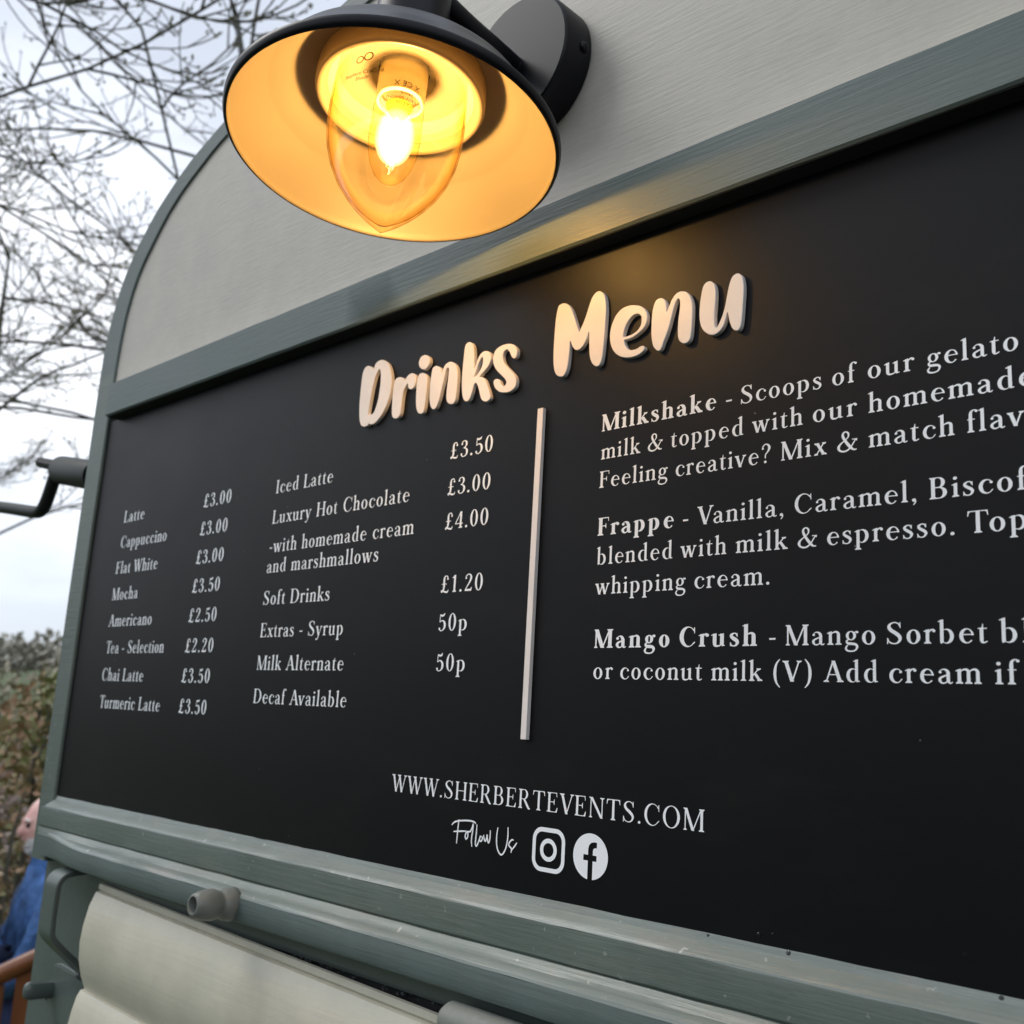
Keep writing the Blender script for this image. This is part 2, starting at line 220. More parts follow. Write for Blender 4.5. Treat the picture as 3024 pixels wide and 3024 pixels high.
TITLE={'D':[[[-1.3488,0.5678],[-1.3443,0.57],[-1.3386,0.5698],[-1.3312,0.5666],[-1.3261,0.5619],[-1.3232,0.5625],[-1.3209,0.5688],[-1.314,0.5728],[-1.303,0.5729],[-1.2914,0.5668],[-1.283,0.5579],[-1.2773,0.5459],[-1.2744,0.5356],[-1.2735,0.5265],[-1.2741,0.5142],[-1.2778,0.5007],[-1.2853,0.4862],[-1.2947,0.4754],[-1.3045,0.4679],[-1.3136,0.4648],[-1.3211,0.4657],[-1.3255,0.4675],[-1.3266,0.4652],[-1.332,0.4639],[-1.3384,0.4646],[-1.3445,0.4677],[-1.349,0.4739],[-1.3522,0.4853],[-1.3538,0.4964],[-1.3549,0.513],[-1.3548,0.5331],[-1.3542,0.5496],[-1.3529,0.5603]],[[-1.3073,0.5569],[-1.3105,0.5563],[-1.3171,0.5477],[-1.3217,0.5322],[-1.3249,0.5148],[-1.3272,0.499],[-1.3285,0.4837],[-1.3242,0.4826],[-1.3187,0.4826],[-1.3136,0.4855],[-1.3092,0.494],[-1.3053,0.5058],[-1.3036,0.5198],[-1.3027,0.534],[-1.304,0.5487]]],'r':[[[-1.267,0.5252],[-1.2655,0.5303],[-1.2606,0.5332],[-1.2541,0.5333],[-1.2473,0.5311],[-1.243,0.5276],[-1.2408,0.5247],[-1.2379,0.5283],[-1.2327,0.5325],[-1.2257,0.5339],[-1.2191,0.5319],[-1.2148,0.5276],[-1.2132,0.52],[-1.2142,0.5132],[-1.2172,0.5086],[-1.2221,0.507],[-1.2265,0.5078],[-1.2302,0.5111],[-1.2315,0.5157],[-1.2331,0.5183],[-1.2374,0.5134],[-1.2412,0.508],[-1.2431,0.4979],[-1.2438,0.4841],[-1.2446,0.4721],[-1.2479,0.4666],[-1.2528,0.4645],[-1.2589,0.4652],[-1.264,0.4685],[-1.2665,0.4741],[-1.268,0.4884],[-1.2681,0.506]]],'dot':[[[-1.1956,0.5581],[-1.1883,0.555],[-1.1833,0.5498],[-1.1825,0.5427],[-1.1868,0.5365],[-1.1929,0.5337],[-1.2014,0.5363],[-1.2074,0.5422],[-1.2091,0.5486],[-1.2065,0.5551],[-1.2018,0.5579]]],'i':[[[-1.2081,0.5241],[-1.2049,0.5287],[-1.1987,0.5292],[-1.1922,0.5266],[-1.1874,0.5221],[-1.1856,0.5162],[-1.1853,0.5042],[-1.1855,0.4907],[-1.1862,0.4772],[-1.1876,0.4673],[-1.1905,0.4624],[-1.1954,0.4619],[-1.2014,0.4646],[-1.2059,0.4714],[-1.2085,0.4812],[-1.2099,0.4952],[-1.2099,0.5107]]],'n':[[[-1.1756,0.5288],[-1.1727,0.5333],[-1.1672,0.5342],[-1.1609,0.5317],[-1.1556,0.5272],[-1.1527,0.5207],[-1.1516,0.5193],[-1.1495,0.526],[-1.1453,0.5318],[-1.1395,0.534],[-1.1336,0.5338],[-1.1262,0.5304],[-1.1202,0.5241],[-1.1172,0.5168],[-1.1154,0.5057],[-1.1153,0.4924],[-1.1159,0.4793],[-1.1172,0.4697],[-1.121,0.4651],[-1.1268,0.4652],[-1.1329,0.4679],[-1.137,0.4733],[-1.1383,0.4819],[-1.138,0.4951],[-1.1367,0.5099],[-1.1362,0.5199],[-1.1374,0.5243],[-1.1398,0.5252],[-1.1421,0.5236],[-1.1447,0.5149],[-1.1472,0.5036],[-1.1506,0.4909],[-1.1538,0.4781],[-1.1573,0.4703],[-1.1606,0.4651],[-1.1651,0.4637],[-1.1697,0.4662],[-1.174,0.4725],[-1.1768,0.4823],[-1.1777,0.496],[-1.1777,0.5113]]],'k':[[[-1.1037,0.5498],[-1.1008,0.5555],[-1.0952,0.5567],[-1.0887,0.5538],[-1.0845,0.5472],[-1.0826,0.5385],[-1.0812,0.5283],[-1.0806,0.5167],[-1.0797,0.5116],[-1.0768,0.5168],[-1.0741,0.5244],[-1.0692,0.5315],[-1.0628,0.5347],[-1.055,0.5338],[-1.0492,0.5304],[-1.0459,0.5249],[-1.0459,0.5176],[-1.0497,0.5103],[-1.0564,0.5044],[-1.0641,0.4995],[-1.0672,0.4969],[-1.0608,0.4945],[-1.0551,0.4897],[-1.0497,0.4798],[-1.0444,0.4692],[-1.0417,0.4607],[-1.0444,0.4565],[-1.0504,0.4552],[-1.0572,0.458],[-1.0621,0.4637],[-1.0664,0.4749],[-1.0705,0.4838],[-1.0738,0.488],[-1.0764,0.4882],[-1.0788,0.4846],[-1.0814,0.4761],[-1.0843,0.4686],[-1.0881,0.4636],[-1.0933,0.4634],[-1.0986,0.4672],[-1.1024,0.4752],[-1.1048,0.4888],[-1.1058,0.5038],[-1.1055,0.5202],[-1.1048,0.5367]],[[-1.064,0.5258],[-1.0678,0.5235],[-1.0717,0.5173],[-1.0746,0.5098],[-1.0777,0.5023],[-1.0799,0.4986],[-1.0742,0.5004],[-1.0684,0.5052],[-1.0641,0.5117],[-1.0623,0.5186],[-1.0622,0.5235]]],'s':[[[-0.996,0.5272],[-0.9926,0.5213],[-0.9924,0.5157],[-0.9941,0.5114],[-0.9978,0.5102],[-1.0022,0.5128],[-1.0053,0.5177],[-1.0089,0.5236],[-1.0138,0.527],[-1.0186,0.5254],[-1.0208,0.521],[-1.0207,0.5155],[-1.0178,0.5085],[-1.0113,0.5008],[-1.0023,0.4926],[-0.9948,0.4848],[-0.9916,0.4787],[-0.9909,0.4715],[-0.9933,0.4658],[-0.9993,0.4622],[-1.0071,0.4614],[-1.0167,0.4627],[-1.0244,0.4657],[-1.0319,0.4716],[-1.0361,0.4779],[-1.0372,0.4837],[-1.034,0.4863],[-1.0288,0.4856],[-1.0242,0.482],[-1.021,0.4763],[-1.0171,0.4722],[-1.0129,0.473],[-1.0109,0.477],[-1.0136,0.4823],[-1.021,0.4893],[-1.029,0.4964],[-1.0361,0.5043],[-1.0405,0.5132],[-1.0409,0.5222],[-1.0382,0.5297],[-1.0321,0.534],[-1.0226,0.5359],[-1.0119,0.5354],[-1.0022,0.5324]]],'M':[[[-0.9174,0.568],[-0.9123,0.571],[-0.907,0.571],[-0.9005,0.568],[-0.8942,0.5613],[-0.8895,0.5526],[-0.885,0.5415],[-0.8811,0.5314],[-0.8769,0.5225],[-0.8743,0.5265],[-0.8696,0.5345],[-0.8651,0.5449],[-0.8607,0.557],[-0.8562,0.5666],[-0.8504,0.5718],[-0.8444,0.5722],[-0.8383,0.5686],[-0.8345,0.5627],[-0.8323,0.5547],[-0.8311,0.5414],[-0.8315,0.5253],[-0.8321,0.5093],[-0.8331,0.4935],[-0.8343,0.4793],[-0.8366,0.4702],[-0.8401,0.4665],[-0.845,0.4667],[-0.8512,0.4717],[-0.8557,0.4807],[-0.8577,0.4925],[-0.8584,0.5056],[-0.859,0.5168],[-0.8602,0.5165],[-0.8622,0.5097],[-0.8659,0.5041],[-0.8707,0.4986],[-0.8767,0.4963],[-0.8829,0.4983],[-0.888,0.5041],[-0.8913,0.5117],[-0.8925,0.5114],[-0.8927,0.5001],[-0.8936,0.4871],[-0.895,0.4759],[-0.8981,0.4683],[-0.9026,0.4643],[-0.9089,0.4653],[-0.9156,0.4702],[-0.9197,0.4794],[-0.9217,0.4931],[-0.9221,0.5133],[-0.9217,0.5334],[-0.9207,0.5518]]],'e':[[[-0.7692,0.4785],[-0.7663,0.4767],[-0.7658,0.4731],[-0.7703,0.4694],[-0.7776,0.4671],[-0.7868,0.4668],[-0.7962,0.4683],[-0.8058,0.4724],[-0.8136,0.4788],[-0.8198,0.4881],[-0.8228,0.4992],[-0.8228,0.5104],[-0.8198,0.5209],[-0.8141,0.5308],[-0.8048,0.5373],[-0.7935,0.5388],[-0.7822,0.5365],[-0.7728,0.5324],[-0.7657,0.5251],[-0.7628,0.5166],[-0.7641,0.5076],[-0.7692,0.501],[-0.7769,0.4965],[-0.786,0.4932],[-0.7944,0.4924],[-0.7987,0.4926],[-0.7969,0.4854],[-0.7919,0.4788],[-0.7853,0.4763],[-0.7779,0.4765],[-0.7734,0.4783]],[[-0.8007,0.4986],[-0.7993,0.5065],[-0.7953,0.515],[-0.789,0.5214],[-0.7817,0.5241],[-0.7751,0.522],[-0.7721,0.5165],[-0.7727,0.5081],[-0.7771,0.5021],[-0.7844,0.4983],[-0.7918,0.4971],[-0.7974,0.497]]],'n2':[[[-0.753,0.5298],[-0.7492,0.5353],[-0.7438,0.5363],[-0.7384,0.5341],[-0.7347,0.529],[-0.7332,0.5217],[-0.7329,0.5151],[-0.73,0.5209],[-0.7259,0.5291],[-0.72,0.5355],[-0.7131,0.5372],[-0.7052,0.5349],[-0.6996,0.5296],[-0.6957,0.5213],[-0.6941,0.5118],[-0.6942,0.4968],[-0.695,0.4821],[-0.6965,0.472],[-0.7001,0.4676],[-0.7051,0.4672],[-0.7103,0.4699],[-0.7143,0.476],[-0.7154,0.4853],[-0.715,0.5004],[-0.7133,0.5136],[-0.713,0.5227],[-0.7145,0.5277],[-0.7171,0.5276],[-0.7204,0.5215],[-0.7236,0.5116],[-0.7276,0.4973],[-0.7316,0.486],[-0.7362,0.4764],[-0.7393,0.4688],[-0.7433,0.4658],[-0.7478,0.4684],[-0.7525,0.4747],[-0.7552,0.4853],[-0.756,0.4979],[-0.7557,0.5164]]],'u':[[[-0.6821,0.5238],[-0.6798,0.5338],[-0.6758,0.5387],[-0.67,0.5392],[-0.6653,0.5362],[-0.6622,0.5306],[-0.6609,0.5213],[-0.6613,0.508],[-0.6621,0.4964],[-0.6622,0.4861],[-0.6615,0.4786],[-0.6589,0.4773],[-0.655,0.4829],[-0.6511,0.4908],[-0.6481,0.5003],[-0.6458,0.5114],[-0.6429,0.5254],[-0.639,0.5354],[-0.6343,0.5385],[-0.6295,0.5379],[-0.6251,0.5338],[-0.6228,0.5258],[-0.6221,0.514],[-0.6229,0.4997],[-0.6238,0.4855],[-0.6252,0.4729],[-0.6281,0.4671],[-0.6325,0.4667],[-0.6372,0.4707],[-0.6405,0.478],[-0.6427,0.4872],[-0.6438,0.4919],[-0.6447,0.4911],[-0.6462,0.4852],[-0.6493,0.4772],[-0.654,0.4717],[-0.6604,0.4688],[-0.6669,0.4693],[-0.6735,0.4733],[-0.6794,0.4799],[-0.683,0.4896],[-0.6841,0.5018],[-0.6835,0.5137]]]}
SCRIPTLINES=[[[-1.0708,-0.1369],[-1.0657,-0.1329],[-1.0563,-0.1303],[-1.0411,-0.1285],[-1.0297,-0.1286],[-1.0243,-0.1306]],[[-1.0574,-0.1286],[-1.058,-0.1366],[-1.0588,-0.1481],[-1.0592,-0.1601]],[[-1.0665,-0.1453],[-1.055,-0.1436],[-1.0417,-0.1422]],[[-1.0383,-0.1418],[-1.0419,-0.1443],[-1.0434,-0.1489],[-1.0416,-0.1521],[-1.0391,-0.1503],[-1.0383,-0.1465],[-1.0382,-0.1428],[-1.0342,-0.1416],[-1.0309,-0.1363],[-1.0293,-0.1315],[-1.0296,-0.1399],[-1.031,-0.1513],[-1.0295,-0.1605]],[[-1.0223,-0.1316],[-1.0225,-0.1416],[-1.0231,-0.1517],[-1.0231,-0.1566],[-1.021,-0.1588],[-1.0184,-0.1551],[-1.0159,-0.1494],[-1.0142,-0.1454],[-1.0158,-0.149],[-1.0146,-0.1517],[-1.0119,-0.151],[-1.0107,-0.1472],[-1.0126,-0.1453]],[[-1.0085,-0.1432],[-1.0076,-0.1477],[-1.0049,-0.1508],[-1.0026,-0.1459],[-1.0022,-0.1425],[-1.0009,-0.1491],[-0.9986,-0.152],[-0.9967,-0.1462],[-0.9967,-0.1364]],[[-0.9832,-0.1313],[-0.9845,-0.1412],[-0.9841,-0.1509],[-0.9812,-0.1591],[-0.9751,-0.1642],[-0.9696,-0.1601],[-0.9659,-0.1512],[-0.9645,-0.1402],[-0.965,-0.1291]],[[-0.9539,-0.1439],[-0.9569,-0.1437],[-0.9606,-0.1468],[-0.9621,-0.1506],[-0.9595,-0.1529],[-0.9569,-0.1548],[-0.9575,-0.1596]],[[-0.948,-0.1462],[-0.9516,-0.1508],[-0.9574,-0.1572]]]
# ------------------------------------------------------------------ lettering: a small book serif drawn with pen strokes (cap height 100)
class G:
    def __init__(s, K, T): s.K = K; s.T = T; s.p = []
    def poly(s, pts):
        a = sum(p[0] * q[1] - q[0] * p[1] for p, q in zip(pts, pts[1:] + pts[:1]))
        if abs(a) > .02: s.p.append(pts if a > 0 else pts[::-1])
        return s
    def rect(s, x0, y0, x1, y1): return s.poly([(x0, y0), (x1, y0), (x1, y1), (x0, y1)])
    def ring(s, cx, cy, rx, ry, a0=0, a1=360, kl=None, kr=None, t=None, n=28):
        K, T = s.K, s.T; kl = K if kl is None else kl; kr = K if kr is None else kr; t = T if t is None else t
        icx = cx + (kl - kr) / 2; irx = rx - (kl + kr) / 2; iry = ry - t
        m = max(3, int(n * abs(a1 - a0) / 360) + 1)
        P = [(a0 + (a1 - a0) * i / m) * math.pi / 180 for i in range(m + 1)]
        o = [(cx + rx * math.cos(a), cy + ry * math.sin(a)) for a in P]; q = [(icx + irx * math.cos(a), cy + iry * math.sin(a)) for a in P]
        for i in range(m): s.poly([o[i], o[i + 1], q[i + 1], q[i]])
        return s
    def path(s, pts, n=4, sm=True):
        q = crom(pts, n) if sm else pts; L = []; R = []
        for i, (x, y, w_) in enumerate(q):
            a = q[max(i - 1, 0)]; b = q[min(i + 1, len(q) - 1)]; dx, dy = b[0] - a[0], b[1] - a[1]; l = math.hypot(dx, dy) or 1
            L.append((x - dy / l * w_ / 2, y + dx / l * w_ / 2)); R.append((x + dy / l * w_ / 2, y - dx / l * w_ / 2))
        for i in range(len(q) - 1):
            s.poly([L[i], R[i], R[i + 1]]); s.poly([L[i], R[i + 1], L[i + 1]])
        return s
    def ball(s, x, y, r, ry=None): return s.poly([(x + r * math.cos(a * math.pi / 7), y + (ry or r) * math.sin(a * math.pi / 7)) for a in range(14)])
    def diag(s, x0, y0, x1, y1, w_): return s.poly([(x0 - w_ / 2, y0), (x0 + w_ / 2, y0), (x1 + w_ / 2, y1), (x1 - w_ / 2, y1)])
    def foot(s, cx, y, w_, k=None, up=1):      # bracketed serif; up=1 foot, -1 head
        k = s.K if k is None else k; T = s.T
        return s.poly([(cx - w_ / 2, y), (cx + w_ / 2, y), (cx + w_ / 2, y + up * T * .8), (cx + k / 2, y + up * (T + 5)), (cx - k / 2, y + up * (T + 5)), (cx - w_ / 2, y + up * T * .8)])
    def stem(s, x, y0, y1, ft=True, hd=None, k=None, w_=26):
        k = s.K if k is None else k; s.rect(x - k / 2, y0, x + k / 2, y1)
        if ft: s.foot(x, y0, w_ + (k - 13), k)
        if hd == 's': s.foot(x, y1, w_ + (k - 13), k, -1)
        if hd == 'f': s.poly([(x - k / 2 - 8, y1 - 6), (x - k / 2 - 7, y1 - 9), (x - k / 2, y1 - 9), (x + k / 2, y1 - 12), (x + k / 2, y1 + 2), (x + k / 2 - 3, y1 + 2)])
        return s
def glyph(c, K=13, T=4):
    g = G(K, T); C = K * 1.12; adv = 60; H = K / 2; h = T * 1.5
    if c == 'A': g.diag(9, 0, 40, 100, T * 1.6).diag(71, 0, 40, 100, C * 1.12).rect(20, 32, 60, 32 + T).foot(9, 0, 24, h).foot(71, 0, 30, C); adv = 82
    elif c == 'B':
        g.stem(15, 0, 100, k=C).foot(15, 100, 26, C, -1).rect(15, 96, 36, 100).rect(15, 50, 38, 50 + T).rect(15, 0, 40, T)
        g.ring(36, 75, 24, 25, -90, 90, kl=C, kr=C, t=T).ring(38, 27, 29, 27, -90, 90, kl=C, kr=C * 1.08, t=T); adv = 74
    elif c == 'C':
        g.ring(44, 50, 40, 52, 38, 322, kl=C * 1.05, kr=h, t=T * 1.1); g.poly([(74, 96), (78, 98), (79, 66), (75.5, 66)]).path([(70, 88, T), (75, 82, T), (77, 74, T)]).path([(73, 16, T), (79, 24, T)]); adv = 84
    elif c == 'D': g.stem(15, 0, 100, k=C).foot(15, 100, 26, C, -1).rect(15, 96, 40, 100).rect(15, 0, 40, T).ring(38, 50, 45, 50, -90, 90, kl=C, kr=C * 1.1, t=T); adv = 88
    elif c in 'EFL':
        g.stem(15, 0, 100, k=C).foot(15, 100, 26, C, -1)
        if c in 'EF':
            g.rect(15, 100 - T, 60, 100).poly([(60, 100), (48, 97), (57, 94), (58.5, 78), (61.5, 78)]); g.rect(15, 50, 44, 50 + T).poly([(47, 66), (44.5, 66), (41, 54), (41, 50), (44.5, 38), (47, 38)]); adv = 66
        if c in 'EL': g.rect(15, 0, 62, T).poly([(66, 24), (62.5, 24), (55, 6), (48, 3), (48, 0), (63, 0)]); adv = 70 if c == 'E' else 66
    elif c == 'H': g.stem(16, 0, 100, hd='s', k=C).stem(72, 0, 100, hd='s', k=C).rect(16, 49, 72, 49 + T); adv = 88
    elif c == 'I': g.stem(18, 0, 100, hd='s', k=C); adv = 36
    elif c == 'M': g.stem(12, 0, 100, hd='s', k=h, w_=24).stem(90, 0, 100, hd='s', k=C).diag(49, 0, 14, 100, C * 1.12).diag(49, 0, 87, 100, T * 1.5); g.rect(2, 96.5, 18, 100); adv = 104
    elif c == 'N': g.stem(13, 0, 100, hd='s', k=h, w_=24).diag(74, 0, 15, 100, C * 1.15).rect(73, 0, 73 + h, 100).foot(75, 100, 24, h, -1).rect(2, 96.5, 16, 100); adv = 88
    elif c == 'O': g.ring(46, 50, 42, 52, kl=C * 1.05, kr=C * 1.05, t=T); adv = 92
    elif c == 'R': g.stem(15, 0, 100, k=C).foot(15, 100, 26, C, -1).rect(15, 96, 36, 100).rect(15, 47, 36, 47 + T).ring(36, 73.5, 25, 26.5, -90, 90, kl=C, kr=C, t=T).path([(36, 50, C * .8), (52, 26, C), (66, 4, C * .9), (76, 1, T * 1.4)]); adv = 80
    elif c == 'S':
        g.path([(56, 78, T), (50, 92, T * 1.3), (34, 98.5, T * 1.1), (18, 91, C * .6), (13, 77, C * .95), (22, 62, C * 1.05), (38, 50, C * 1.1), (52, 36, C * 1.05), (56, 22, C * .85), (48, 7, C * .55), (32, 1.5, T * 1.1), (14, 9, T * 1.3), (7, 26, T)])
        g.poly([(54, 99), (58, 99), (58.5, 72), (55.5, 72)]).poly([(5, 0), (9, 0), (8.5, 28), (5, 28)]); adv = 68
    elif c == 'T': g.stem(39, 0, 100, k=C).rect(4, 96, 74, 100).poly([(4, 100), (18, 97), (9, 93), (5, 76), (2, 76)]).poly([(74, 100), (60, 97), (69, 93), (73, 76), (76, 76)]); adv = 78
    elif c == 'V': g.diag(40, -1, 11, 100, C * 1.12).diag(40, -1, 70, 100, T * 1.5).foot(11, 100, 28, C, -1).foot(70, 100, 22, h, -1); adv = 80
    elif c == 'W': g.diag(36, -1, 11, 100, C * 1.05).diag(36, -1, 59, 96, T * 1.5).diag(80, -1, 56, 100, C * 1.05).diag(80, -1, 104, 100, T * 1.5).foot(11, 100, 26, C, -1).foot(56, 100, 26, C, -1).foot(104, 100, 22, h, -1); adv = 114
    elif c == 'a':
        g.stem(41, 7, 46, ft=False).ring(27, 44, 20.5, 20.5, 0, 150, kl=T, kr=K, t=T * 1.2).ball(11.5, 49, K * .43)
        g.path([(42, 38, T), (26, 32, T * 1.6), (13, 24, K * .7), (10, 15, K * .9), (15, 4, K * .6), (26, 1.5, T * 1.3), (38, 8, T), (42, 14, T)]).path([(41, 12, K), (44, 4, K * .6), (50, 1.5, T * 1.3), (57, 6, T)]); adv = 58
    elif c == 'b': g.stem(14, 3, 104, ft=False, hd='f').ring(33, 31.5, 25, 33, -152, 152, kl=T, kr=K * 1.1).poly([(7.5, 12), (10, -2), (20, 5)]); adv = 64
    elif c == 'c': g.ring(31, 31.5, 27, 33, 42, 318, kl=K * 1.1, kr=T * 1.2, t=T * 1.1).ball(48.5, 49, K * .45).path([(49, 12, T), (54, 17, T * .9)]); adv = 56
    elif c == 'd': g.stem(50, 4, 104, ft=False, hd='f').ring(31, 31.5, 25, 33, 28, 332, kl=K * 1.1, kr=T).poly([(50, 0), (64, 3), (64, 6), (56, 8), (50, 8)]); adv = 66
    elif c == 'e': g.ring(30, 31.5, 26, 33, 4, 322, kl=K * 1.1, kr=K * .6, t=T * 1.1).rect(12, 35, 53, 35 + T); adv = 58
    elif c == 'f': g.stem(16, 0, 84).path([(16, 78, K), (18, 94, K * .8), (27, 103, T * 1.2), (37, 101, T * 1.2)]).ball(38, 97, K * .44).rect(4, 58, 32, 58 + T); adv = 36
    elif c == 'g':
        g.ring(27, 42, 21, 22, kl=K * .9, kr=K * .9).path([(42, 56, T), (50, 62, T * 1.2)]).ball(52, 58, K * .42)
        g.path([(16, 24, T * 1.3), (9, 16, K * .6), (15, 6, K * .9), (30, 4, K * .95), (45, 1, K * .85), (52, -10, K * .75), (45, -26, T * 1.5), (28, -31, T * 1.4), (11, -27, T * 1.8), (6, -15, K * .6), (14, -2, T * 1.1)]); adv = 58
    elif c in 'hnm':
        g.stem(14, 0, 104 if c == 'h' else 62, hd='f')
        xs = [14, 48] if c != 'm' else [14, 47, 80]
        for a, b in zip(xs, xs[1:]): g.path([(a, 44, T), (a + 9, 57, T * 1.2), (b - 10, 61.5, T * 2), (b - 1, 54, K * .9), (b, 44, K)]).stem(b, 0, 46)
        adv = 62 if c != 'm' else 94
    elif c == 'i': g.stem(15, 0, 62, hd='f').ball(14, 86, K * .58); adv = 30
    elif c == 'k': g.stem(14, 0, 104, hd='f').path([(20, 27, T * 1.2), (46, 60, T * 1.2)], sm=False).foot(46, 62, 20, h, -1).diag(52, 0, 29, 38, K * 1.15).foot(52, 0, 24, K); adv = 62
    elif c == 'l': g.stem(15, 0, 104, hd='f'); adv = 30
    elif c == 'o': g.ring(30, 31.5, 26.5, 33, kl=K * 1.08, kr=K * 1.08); adv = 60
    elif c == 'p': g.stem(14, -33, 62, hd='f').ring(33, 31.5, 25, 33, -150, 150, kl=T, kr=K * 1.1); adv = 64
    elif c == 'r': g.stem(14, 0, 62, hd='f').path([(14, 40, T), (22, 56, T * 1.4), (32, 62, T * 1.6), (38, 60, T * 1.6)]).ball(38, 56, K * .48); adv = 44
    elif c == 's':
        g.path([(36, 48, T), (31, 60, T * 1.2), (22, 62.5, T * 1.1), (11, 56, K * .7), (10, 47, K * .85), (20, 37, K), (32, 28, K), (37, 17, K * .85), (31, 5, K * .55), (21, 1, T * 1.1), (10, 5, T * 1.2), (5, 17, T)])
        g.poly([(35, 63), (38, 63), (38, 44), (36, 44)]).poly([(4, 0), (7, 0), (6.5, 19), (4, 19)]); adv = 46
    elif c == 't': g.stem(16, 10, 66, ft=False).poly([(9.5, 62), (16, 66), (20, 82), (22.5, 82), (22.5, 62)]).rect(3, 60, 35, 60 + T).path([(16, 14, K), (18, 4, K * .75), (26, 1.5, T * 1.3), (36, 7, T)]); adv = 38
    elif c == 'u': g.stem(14, 16, 62, ft=False, hd='f').stem(48, 4, 62, ft=False, hd='f').path([(14, 18, K), (16, 6, K * .8), (26, 1.5, T * 1.8), (38, 4, T * 1.2), (48, 14, T)]).poly([(48, 0), (62, 3), (62, 6), (54, 8), (48, 8)]); adv = 66
    elif c == 'v': g.diag(29, -1, 10, 63, K * 1.12).diag(29, -1, 50, 63, T * 1.5).foot(10, 63, 23, K, -1).foot(50, 63, 19, h, -1); adv = 60
    elif c == 'w': g.diag(27, -1, 10, 63, K * 1.05).diag(27, -1, 44, 60, T * 1.5).diag(60, -1, 43, 63, K * 1.05).diag(60, -1, 78, 63, T * 1.5).foot(10, 63, 22, K, -1).foot(43, 63, 22, K, -1).foot(78, 63, 18, h, -1); adv = 88
    elif c == 'x': g.diag(46, 0, 13, 63, K * 1.15).diag(10, 0, 46, 63, T * 1.5).foot(46, 0, 24, K).foot(10, 0, 18, h).foot(13, 63, 23, K, -1).foot(46, 63, 18, h, -1); adv = 58
    elif c == 'y': g.diag(30, 0, 11, 63, K * 1.1).path([(51, 62, T * 1.3), (30, -2, T * 1.4), (22, -22, T * 1.5), (14, -28, T * 1.5), (8, -27, T * 1.5)], sm=False).ball(9, -24, K * .42).foot(11, 63, 23, K, -1).foot(51, 63, 19, h, -1); adv = 60
    elif c == '0': g.ring(30, 50, 26, 51.5, kl=K * 1.05, kr=K * 1.05); adv = 60
    elif c == '1': g.stem(26, 0, 100).poly([(8, 86), (8, 83), (20, 82), (26, 84), (32, 100), (29, 101)]); adv = 46
    elif c == '2': g.path([(10, 76, T * 1.4), (14, 90, T * 1.6), (28, 99, T * 1.3), (42, 92, K * .75), (46, 76, K), (38, 54, K * .75), (22, 28, T * 1.6), (8, 5, T * 1.3)]).ball(12, 76, K * .45).poly([(7, 0), (50, 0), (54, 22), (51, 22), (44, 12), (12, 12), (7, 4)]); adv = 58
    elif c == '3': g.path([(10, 82, T * 1.3), (16, 94, T * 1.5), (28, 99, T * 1.2), (40, 92, K * .8), (44, 78, K), (38, 62, K * .6), (24, 54, T * 1.2)]).path([(24, 54, T * 1.2), (40, 49, K * .6), (49, 34, K * 1.05), (46, 13, K * .85), (32, 1.5, T * 1.3), (17, 3, T * 1.4), (8, 14, T * 1.6)]).ball(12, 80, K * .45).ball(11, 17, K * .48); adv = 58
    elif c == '4': g.stem(42, 0, 100, k=K).path([(40, 98, T * 1.5), (5, 28, T * 1.4)], sm=False).rect(4, 25, 58, 25 + T * 1.2); adv = 60
    elif c == '5': g.path([(14, 96, T), (11, 52, T)], sm=False).path([(12, 52, T), (24, 60, T * 1.5), (38, 56, K * .75), (47, 40, K * 1.1), (46, 18, K * .95), (34, 3, K * .45), (20, 1, T * 1.3), (9, 10, T * 1.6)]).ball(11, 13, K * .48).poly([(13, 90), (13, 98), (30, 94), (44, 104), (46, 103), (42, 88), (26, 82)]); adv = 56
    elif c == '£': g.path([(50, 80, T * 1.2), (46, 94, T * 1.5), (36, 99, T * 1.3), (26, 90, K * .8), (24, 70, K), (25, 40, K), (22, 18, K * .8), (15, 4, T * 1.5)]).ball(49, 80, K * .45).rect(8, 48, 44, 48 + T).path([(8, 6, T * 1.4), (14, 14, T * 1.4), (22, 8, K * .6), (36, 3, K * .85), (50, 2, K * .6), (56, 16, T)]).ring(12, 7, 8, 8, 60, 300, kl=T, kr=T); adv = 62
    elif c == '&': g.path([(86, 54, T * 1.2), (78, 40, T * 1.3), (66, 20, T * 1.5), (50, 4, T * 1.8), (30, -1, T * 1.8), (12, 8, K * .8), (8, 24, K), (18, 40, K * .6), (36, 54, T * 1.2), (52, 70, K * .5), (53, 88, K * .7), (42, 98, T * 1.4), (30, 92, K * .7), (28, 76, K * .95), (40, 50, K), (60, 20, K * 1.1), (76, 4, K * .7), (90, 3, T * 1.3)]).rect(70, 53, 94, 53 + T).ball(90, 50, K * .3); adv = 98
    elif c == '?': g.path([(9, 80, T * 1.4), (14, 94, T * 1.5), (26, 102, T * 1.3), (40, 94, K * .8), (44, 78, K), (36, 60, K * .6), (25, 46, T * 1.4), (24, 26, T * 1.2)]).ball(24, 7, K * .55).ball(11, 79, K * .4); adv = 50
    elif c == '.': g.ball(12, 6, K * .6); adv = 24
    elif c == ',': g.ball(12, 6, K * .6).path([(16, 7, K * .5), (17, -5, K * .45), (9, -17, T * .8)]); adv = 24
    elif c == '-': g.rect(4, 29, 32, 29 + T * 2); adv = 36
    elif c == '(': g.path([(32, 108, T * .8), (16, 82, K * .7), (10, 40, K), (16, -4, K * .7), (32, -30, T * .8)]); adv = 36
    elif c == ')': g.path([(4, 108, T * .8), (20, 82, K * .7), (26, 40, K), (20, -4, K * .7), (4, -30, T * .8)]); adv = 36
    else: adv = 34
    return g.p, adv
GC = {}
